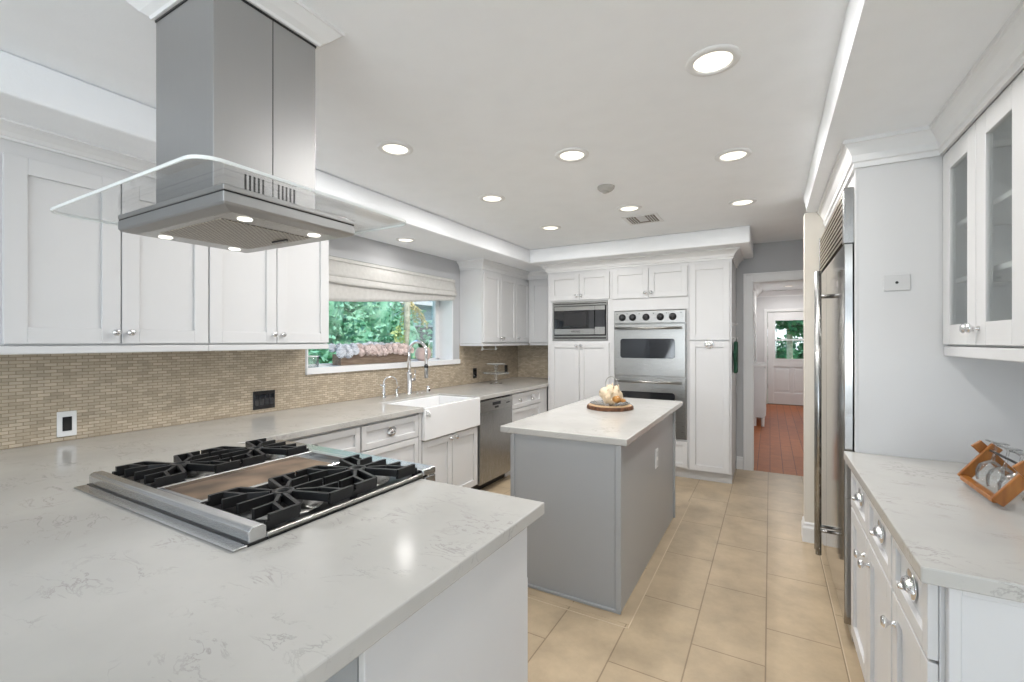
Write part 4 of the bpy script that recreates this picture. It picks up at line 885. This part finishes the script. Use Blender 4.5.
# ------------------------------------------------------------------ ceiling lights, detector, vent
def downlight(x, y, z, label, r=0.098, power=DOWN_POWER, group='recessed ceiling lights'):
    t = thing('recessed_light', label, 'ceiling light', (x, y, z), 0, group)
    MB().lathe([(r * 0.70, -0.004), (r * 0.74, -0.009), (r * 0.97, -0.006), (r, -0.001), (r, 0.0), (r * 0.70, 0.0)], (x, y, z), seg=36, closed=True).build('trim_ring', 'trim', t)
    MB().lathe([(0, -0.003), (r * 0.71, -0.003), (r * 0.71, -0.0005), (0, -0.0005)], (x, y, z), seg=36).build('lens', 'lamp', t)
    d = bpy.data.lights.new('lamp', 'AREA'); d.shape = 'DISK'; d.size = r * 1.3; d.energy = power; d.color = (1.0, 0.975, 0.95)
    o = bpy.data.objects.new('lamp', d); C.objects.link(o); o.parent = t; o.location = (0, 0, -0.012)
    return t
for x, y, lab in ((-0.19, 1.89, 'large recessed ceiling light nearest the camera, over the right aisle'), (-1.81, 1.88, 'recessed ceiling light just right of the hood chimney'), (-0.99, 2.445, 'recessed ceiling light above the near end of the island'),
                  (-0.185, 2.905, 'recessed ceiling light over the aisle, second in right row'), (-1.81, 2.89, 'recessed ceiling light in left row, second behind the hood'), (-1.80, 3.914, 'recessed ceiling light nearest the far left soffit corner'),
                  (-0.985, 3.651, 'recessed ceiling light right beside the ceiling vent'), (-0.184, 3.923, 'recessed ceiling light over the aisle, farthest in right row')):
    downlight(x, y, CZ, lab, power=DOWN_POWER * (1.5 if x < -1.5 else 0.7 if x < -0.5 else 1.08))
downlight(-2.85, 3.09, SZ, 'recessed light in the soffit above the kitchen window', 0.09, 0.8)
t = thing('smoke_detector', 'round white smoke detector on the kitchen ceiling', 'smoke detector', (-0.99, 3.07, CZ))
MB().lathe([(0, -0.034), (0.03, -0.034), (0.045, -0.026), (0.058, -0.012), (0.06, 0.0), (0, 0)], (-0.99, 3.07, CZ)).build('housing', 'detector', t)
MB().lathe([(0, -0.042), (0.018, -0.042), (0.024, -0.034), (0, -0.033)], (-0.995, 3.065, CZ)).build('sensor', 'detector', t)
t = thing('ceiling_vent', 'bronze and white square air vent in the kitchen ceiling', 'vent', (-0.95, 4.04, CZ))
vx, vy = -0.97, 4.04
MB().box(vx - 0.15, vy - 0.15, CZ - 0.006, vx + 0.15, vy - 0.12, CZ).box(vx - 0.15, vy + 0.12, CZ - 0.006, vx + 0.15, vy + 0.15, CZ).box(vx - 0.15, vy - 0.12, CZ - 0.006, vx - 0.12, vy + 0.12, CZ).box(vx + 0.12, vy - 0.12, CZ - 0.006, vx + 0.15, vy + 0.12, CZ).build('frame', 'trim', t, bevel=0.002)
MB().box(vx - 0.12, vy - 0.12, CZ - 0.002, vx + 0.12, vy + 0.12, CZ - 0.0005).build('opening', 'vent', t)
b = MB()
for k in range(3):
    for x in (vx - 0.105 + k * 0.022, vx + 0.055 + k * 0.022): b.box(x, vy - 0.10, CZ - 0.008, x + 0.006, vy + 0.12, CZ - 0.002)
b.box(vx - 0.035, vy - 0.118, CZ - 0.007, vx + 0.04, vy + 0.06, CZ - 0.003)
b.build('louvre', 'paleplate', t)

# ------------------------------------------------------------------ hall behind the opening
HC = 2.56
struct(MB().box(-0.40, 5.82, 0, -0.265, 11.85, HC).build('wall_hall_left', 'wall'))
struct(MB().box(1.30, 5.82, 0, 1.42, 11.85, HC).build('wall_hall_right', 'wall'))
HX0, HX1, HZ = -0.05, 0.90, 2.09
GXA, GXB, GZA, GZB = 0.075, 0.775, 1.005, 1.92
struct(MB().box(-0.4, 11.85, 0, HX0, 11.98, HC).box(HX1, 11.85, 0, 1.42, 11.98, HC).box(HX0, 11.85, HZ, HX1, 11.98, HC).build('wall_hall_far', 'wall'))
struct(MB().box(-0.4, 5.82, HC, 1.42, 12.0, HC + 0.08).build('ceiling_hall', 'ceiling'))
struct(MB().sweep([(1.30, 5.83), (1.30, 11.85), (-0.265, 11.85), (-0.265, 5.83)], [(-o, z) for o, z in CROWN(2.43, HC, 0.12)]).build('trim_9', 'trim'))
struct(MB().box(HX0 - 0.065, 11.83, 0, HX0, 11.85, HZ + 0.065).box(HX1, 11.83, 0, HX1 + 0.065, 11.85, HZ + 0.065).box(HX0, 11.83, HZ, HX1, 11.85, HZ + 0.065).build('trim_10', 'trim', bevel=0.003))
dr = struct(MB().box(HX0 + .004, 11.87, 0.012, GXA, 11.91, HZ - .004).box(GXB, 11.87, 0.012, HX1 - .004, 11.91, HZ - .004).box(GXA, 11.87, GZB, GXB, 11.91, HZ - .004).box(GXA, 11.87, 0.85, GXB, 11.91, GZA)
            .box(GXA, 11.885, 0.012, GXB, 11.90, 0.85).box(GXA, 11.87, 0.012, GXB, 11.91, 0.27).box(0.39, 11.87, 0.27, 0.46, 11.91, 0.85).build('door_1', 'trim', bevel=0.004))
MB().box(GXA + 0.0, 11.862, GZA, GXA + 0.03, 11.88, GZB).box(GXB - 0.03, 11.862, GZA, GXB, 11.88, GZB).box(GXA + .03, 11.862, GZB - 0.03, GXB - .03, 11.88, GZB).box(GXA + .03, 11.862, GZA, GXB - .03, 11.88, GZA + 0.03).box(GXA + 0.03, 11.862, 1.44, GXB - 0.03, 11.885, 1.475).build('window_frame', 'trim', dr)
MB().box(GXA + 0.02, 11.886, GZA + 0.02, GXB - 0.02, 11.890, GZB - 0.02).build('pane', 'pane', dr)
for (a, e) in ((GXA + 0.05, 0.36), (0.49, GXB - 0.05)): MB().box(a, 11.878, 0.32, e, 11.888, 0.80).build('panel', 'trim', dr, bevel=0.004)
for z in (0.35, 1.0, 1.75): MB().box(HX0 - 0.002, 11.862, z, HX0 + 0.012, 11.872, z + 0.1).build('hinge', 'steel', dr)
MB().lathe([(0, 0), (0.03, 0), (0.03, 0.005), (0.01, 0.01), (0.01, 0.03), (0.027, 0.045), (0.025, 0.06), (0, 0.065)], (0.84, 11.87, 1.0), (0, -1, 0)).build('doorknob', 'chrome', dr)
MB().box(HX0, 11.84, 0.001, HX1, 11.93, 0.016).build('threshold', 'vent', dr)
sb = thing('sideboard', 'pale grey sideboard on short legs along the hall wall', 'sideboard', (-0.165, 9.0, 0))
MB().box(-0.255, 8.66, 0.15, -0.075, 9.75, 1.0).build('body', 'wall', sb, bevel=0.003)
MB().box(-0.257, 8.645, 1.0, -0.055, 9.765, 1.03).build('top', 'trim', sb, bevel=0.004)
for (x, y) in ((-0.225, 8.69), (-0.105, 8.69), (-0.225, 9.72), (-0.105, 9.72)): MB().lathe([(0.024, 0.0015), (0.03, 0.15)], (x, y, 0), seg=4).build('leg', 'trim', sb)
for y in (8.93, 9.47):
    dd = MB().box(-0.075, y - 0.26, 0.18, -0.06, y + 0.26, 0.97).build('door', 'trim', sb, bevel=0.003)
pf = thing('wall_mirror', 'tall dark mirror on the left hall wall seen edge on', 'mirror', (-0.26, 9.2, 1.05))
MB().box(-0.264, 8.50, 1.07, -0.238, 9.84, 1.95).build('glass', 'mirror', pf)
MB().box(-0.264, 8.44, 1.04, -0.246, 8.50, 1.99).box(-0.264, 9.84, 1.04, -0.246, 9.9, 1.99).box(-0.264, 8.5, 1.95, -0.246, 9.84, 1.99).box(-0.264, 8.5, 1.04, -0.246, 9.84, 1.07).build('frame', 'trim', pf)
downlight(0.33, 10.95, HC, 'recessed ceiling light in the hall beyond the opening', 0.1, 10)

# ------------------------------------------------------------------ window sill and garden
pt = thing('planter_box', 'long weathered wooden planter box on the kitchen window sill', 'planter', (XL - 0.1, 3.1, WZ0))
b = MB(); PX0, PX1, PY0, PY1 = XL - 0.165, XL - 0.055, 2.66, 3.50
b.box(PX0, PY0, 1.222, PX1, PY0 + 0.012, 1.315).box(PX0, PY1 - 0.012, 1.222, PX1, PY1, 1.315).box(PX0, PY0 + .012, 1.222, PX0 + 0.012, PY1 - .012, 1.315).box(PX1 - 0.012, PY0 + .012, 1.222, PX1, PY1 - .012, 1.315).box(PX0 + .012, PY0 + .012, 1.222, PX1 - .012, PY1 - .012, 1.29)
b.build('box', 'planter', pt)
def blossom(y, x, z, r, lab, mat):
    b = MB()
    for _ in range(42):
        d = Vector((random.gauss(0, 1), random.gauss(0, 1), random.gauss(0.25, 1))).normalized()
        p = Vector((x, y, z)) + d * r * 0.72
        e = d.orthogonal().normalized(); e.rotate(Matrix.Rotation(random.random() * 6, 3, d)); f_ = d.cross(e)
        for q in range(4):
            a = q * PI / 2; u = e * math.cos(a) + f_ * math.sin(a); w = d.cross(u)
            v = [b.bm.verts.new(p + k) for k in (Vector(), u * r * .25 + w * r * .14 + d * r * .10, u * r * .42 + d * r * .06, u * r * .25 - w * r * .14 + d * r * .10)]
            b.bm.faces.new(v)
    b.ell((x, y, z), (r * .62,) * 3, 10, 6)
    o = b.build('blossom', mat, None); return o
for row, (x, zz, n_) in enumerate(((XL - 0.048, 1.332, 13), (XL - 0.105, 1.362, 13), (XL - 0.160, 1.378, 12))):
    for i in range(n_):
        y = 2.655 + i * 0.0715 + (row % 2) * 0.035
        white = row == 2 or i < 3
        o = blossom(y, x + random.uniform(-.008, .008), zz + random.uniform(-.012, .012), random.uniform(0.042, 0.052), '', 'petalw' if white else 'petal')
        tag(o, 'whitish blue flower head along the back of the sill planter box' if row == 2 else ('whitish flower head at the left end of the sill planter box' if white else 'pink flower head in the front half of the sill planter box'), 'flower', 'back row flowers' if row == 2 else ('left end flowers' if white else 'front pink flowers'))
po = thing('flower_pot', 'round pink clay pot with dark succulent on the window sill', 'pot', (XL - 0.1, 3.80, WZ0))
py_ = 3.77
MB().lathe([(0, 0), (0.045, 0), (0.075, 0.03), (0.088, 0.07), (0.08, 0.11), (0.06, 0.135), (0.052, 0.14), (0.05, 0.13), (0, 0.12)], (XL - 0.1, py_, 1.221)).build('bowl', 'pot', po)
b = MB()
for _ in range(60): b.leaf((XL - 0.1 + random.uniform(-.02, .02), py_ + random.uniform(-.02, .02), 1.35), random.uniform(0.05, 0.10), (random.gauss(0, .7), random.gauss(0, .7), 1.0), 0.2)
b.build('succulent', 'succulent', po)
jr = thing('glass_jar', 'clear glass jar at the left end of the window sill', 'jar', (XL - 0.08, 2.38, WZ0))
MB().lathe([(0, 0), (0.05, 0), (0.056, 0.01), (0.056, 0.075), (0.05, 0.085), (0.046, 0.085), (0.052, 0.073), (0.052, 0.012), (0, 0.008)], (XL - 0.06, 2.375, 1.221)).build('jar', 'glass', jr)
MB().lathe([(0.0495, 0.082), (0.0545, 0.082), (0.0545, 0.09), (0.0495, 0.09)], (XL - 0.06, 2.375, 1.221), closed=True).build('rim', 'glintrim', jr)

gd_ = struct(MB().box(-40, -20, -0.30, XL - 0.28, 60, -0.2).box(-20, 12.0, -0.3, 30, 60, -0.2).build('ground', 'lawn'))
def bush(name, label, cat, centers, n, size, mat, trunk=None, group=None):
    cx = sum(c[0][0] for c in centers) / len(centers); cy = sum(c[0][1] for c in centers) / len(centers)
    r = thing(name, label, cat, (cx, cy, -0.2), 0, group)
    b = MB()
    for c_, rad in centers:
        b.leaves(c_, rad, n, size); b.ell(c_, (rad[0] * .62, rad[1] * .62, rad[2] * .62), 12, 8)
    b.build('foliage', mat, r)
    if trunk: MB().tube(trunk[0], trunk[1], 10).build('trunk', 'trunk', r)
    return r
bush('hedge', 'dense tall green hedge outside the kitchen window, filling its left half', 'hedge',
     [((-7.2, 5.0 + 0.62 * i + random.uniform(-.2, .2), 1.3 + 0.7 * (i % 2)), (0.95, 0.75, 1.15)) for i in range(5)] + [((-7.6, 4.8 + 0.8 * i, 2.7), (0.9, 0.8, 0.8)) for i in range(3)], 900, 0.13, 'leaf', ([(-7.4, 6.0, -0.2), (-7.4, 6.0, 1.0)], 0.15))
bush('shrub', 'small round dark green shrub between the hedge and the blue house', 'shrub', [((-5.6, 5.60, 1.2), (0.22, 0.22, 0.28))], 700, 0.08, 'leafdark', ([(-5.6, 5.60, -0.2), (-5.6, 5.60, 1.0)], 0.05))
bush('shrub', 'yellow green bush low in the right part of window, near the house', 'shrub', [((-6.0, 7.1, 0.95), (0.22, 0.20, 0.42))], 500, 0.08, 'leafyellow', ([(-6.0, 7.1, -0.2), (-6.0, 7.1, 0.8)], 0.04))
# flowering palm-like tree
tr = thing('tropical_tree', 'pale trunked tree with drooping orange fronds behind the faucet', 'tree', (-5.3, 5.75, -0.2))
MB().tube([(-5.3, 5.72, -0.2), (-5.32, 5.72, 0.9), (-5.28, 5.75, 1.6), (-5.3, 5.80, 2.6)], [0.06, 0.055, 0.05, 0.055], 12).build('trunk', 'trunk', tr)
b = MB()
for kx in range(4):
    a = 0.9 + kx * 0.55; h0 = 2.0 + 0.05 * (kx % 3); pts = [(-5.3 + 0.34 * t_ * math.cos(a), 5.78 + 0.36 * t_ * math.sin(a), h0 + 0.25 * t_ - 0.6 * t_ * t_) for t_ in (0, .25, .5, .75, 1)]
    b.tube(pts, [0.015, 0.013, 0.011, 0.009, 0.005], 6)
    for t_ in range(20):
        f_ = t_ / 20; p = Vector((-5.3 + 0.34 * f_ * math.cos(a), 5.78 + 0.36 * f_ * math.sin(a), h0 + 0.25 * f_ - 0.6 * f_ * f_))
        b.leaf(p, 0.10, (random.gauss(0, .5) - math.sin(a), random.gauss(0, .5) + math.cos(a), -0.6 * (1 if t_ % 2 else 1)), 0.14); b.leaf(p, 0.10, (random.gauss(0, .5) + math.sin(a), random.gauss(0, .5) - math.cos(a), -0.6), 0.14)
b.build('frond', 'orangeflower', tr)
b = MB()
b.leaves((-5.3, 5.62, 1.5), (0.10, 0.10, 0.3), 40, 0.09, 0.2)
b.build('foliage', 'leafyellow', tr)
# neighbour's house
hs = thing('house', 'pale blue neighbouring house with slate roof seen through window', 'house', (-13.5, 15.5, -0.2))
MB().box(-17, 11.9, -0.2, -12, 22, 3.05).build('wall', 'housewall', hs)
MB().prism([(-11.3, 2.82), (-11.3, 2.92), (-14.5, 4.7), (-17.7, 2.92), (-17.7, 2.82), (-14.5, 4.58)], -22.6, -11.2, Matrix(((1, 0, 0, 0), (0, 0, -1, 0), (0, 1, 0, 0), (0, 0, 0, 1)))).build('roof', 'houseroof', hs)
MB().box(-11.34, 11.2, 2.78, -11.28, 22.6, 2.94).box(-12.06, 11.9, -0.2, -11.98, 12.02, 2.85).build('fascia', 'trim', hs)
for (y0, y1, z0, z1) in ((13.2, 14.6, 1.35, 2.0), (16.0, 17.5, 1.2, 2.0)):
    wn = MB().box(-12.0, y0 - 0.08, z0 - 0.08, -11.97, y1 + 0.08, z1 + 0.08).build('window', 'trim', hs)
    MB().box(-11.97, y0, z0, -11.95, y1, z1).build('pane', 'blackglass', wn)
fc = thing('garden_fence', 'low white garden fence before the house outside window', 'fence', (-9.5, 9.3, -0.2))
b = MB()
for k in range(26): b.box(-9.52, 7.9 + k * 0.16, -0.2, -9.5, 8.03 + k * 0.16, 1.45)
b.build('boards', 'trim', fc); MB().box(-9.56, 7.9, 0.75, -9.52, 12.05, 0.83).build('rail', 'trim', fc)
# trees outside the hall door
bush('tree', 'leafy green tree outside the upper pane of hall door', 'tree', [((0.35, 15.5, 2.35), (0.95, 0.7, 0.62)), ((0.9, 15.3, 2.0), (0.5, 0.6, 0.5))], 900, 0.17, 'leafdark', ([(0.5, 15.6, -0.2), (0.5, 15.6, 2.0)], 0.08))
bush('hedge', 'dark green hedge outside the lower pane of hall door', 'hedge', [((-0.2 + 0.7 * i, 16.6, 0.75), (0.6, 0.5, 0.85)) for i in range(4)], 900, 0.14, 'leafdark', ([(0.8, 16.6, -0.2), (0.8, 16.6, 0.6)], 0.06))
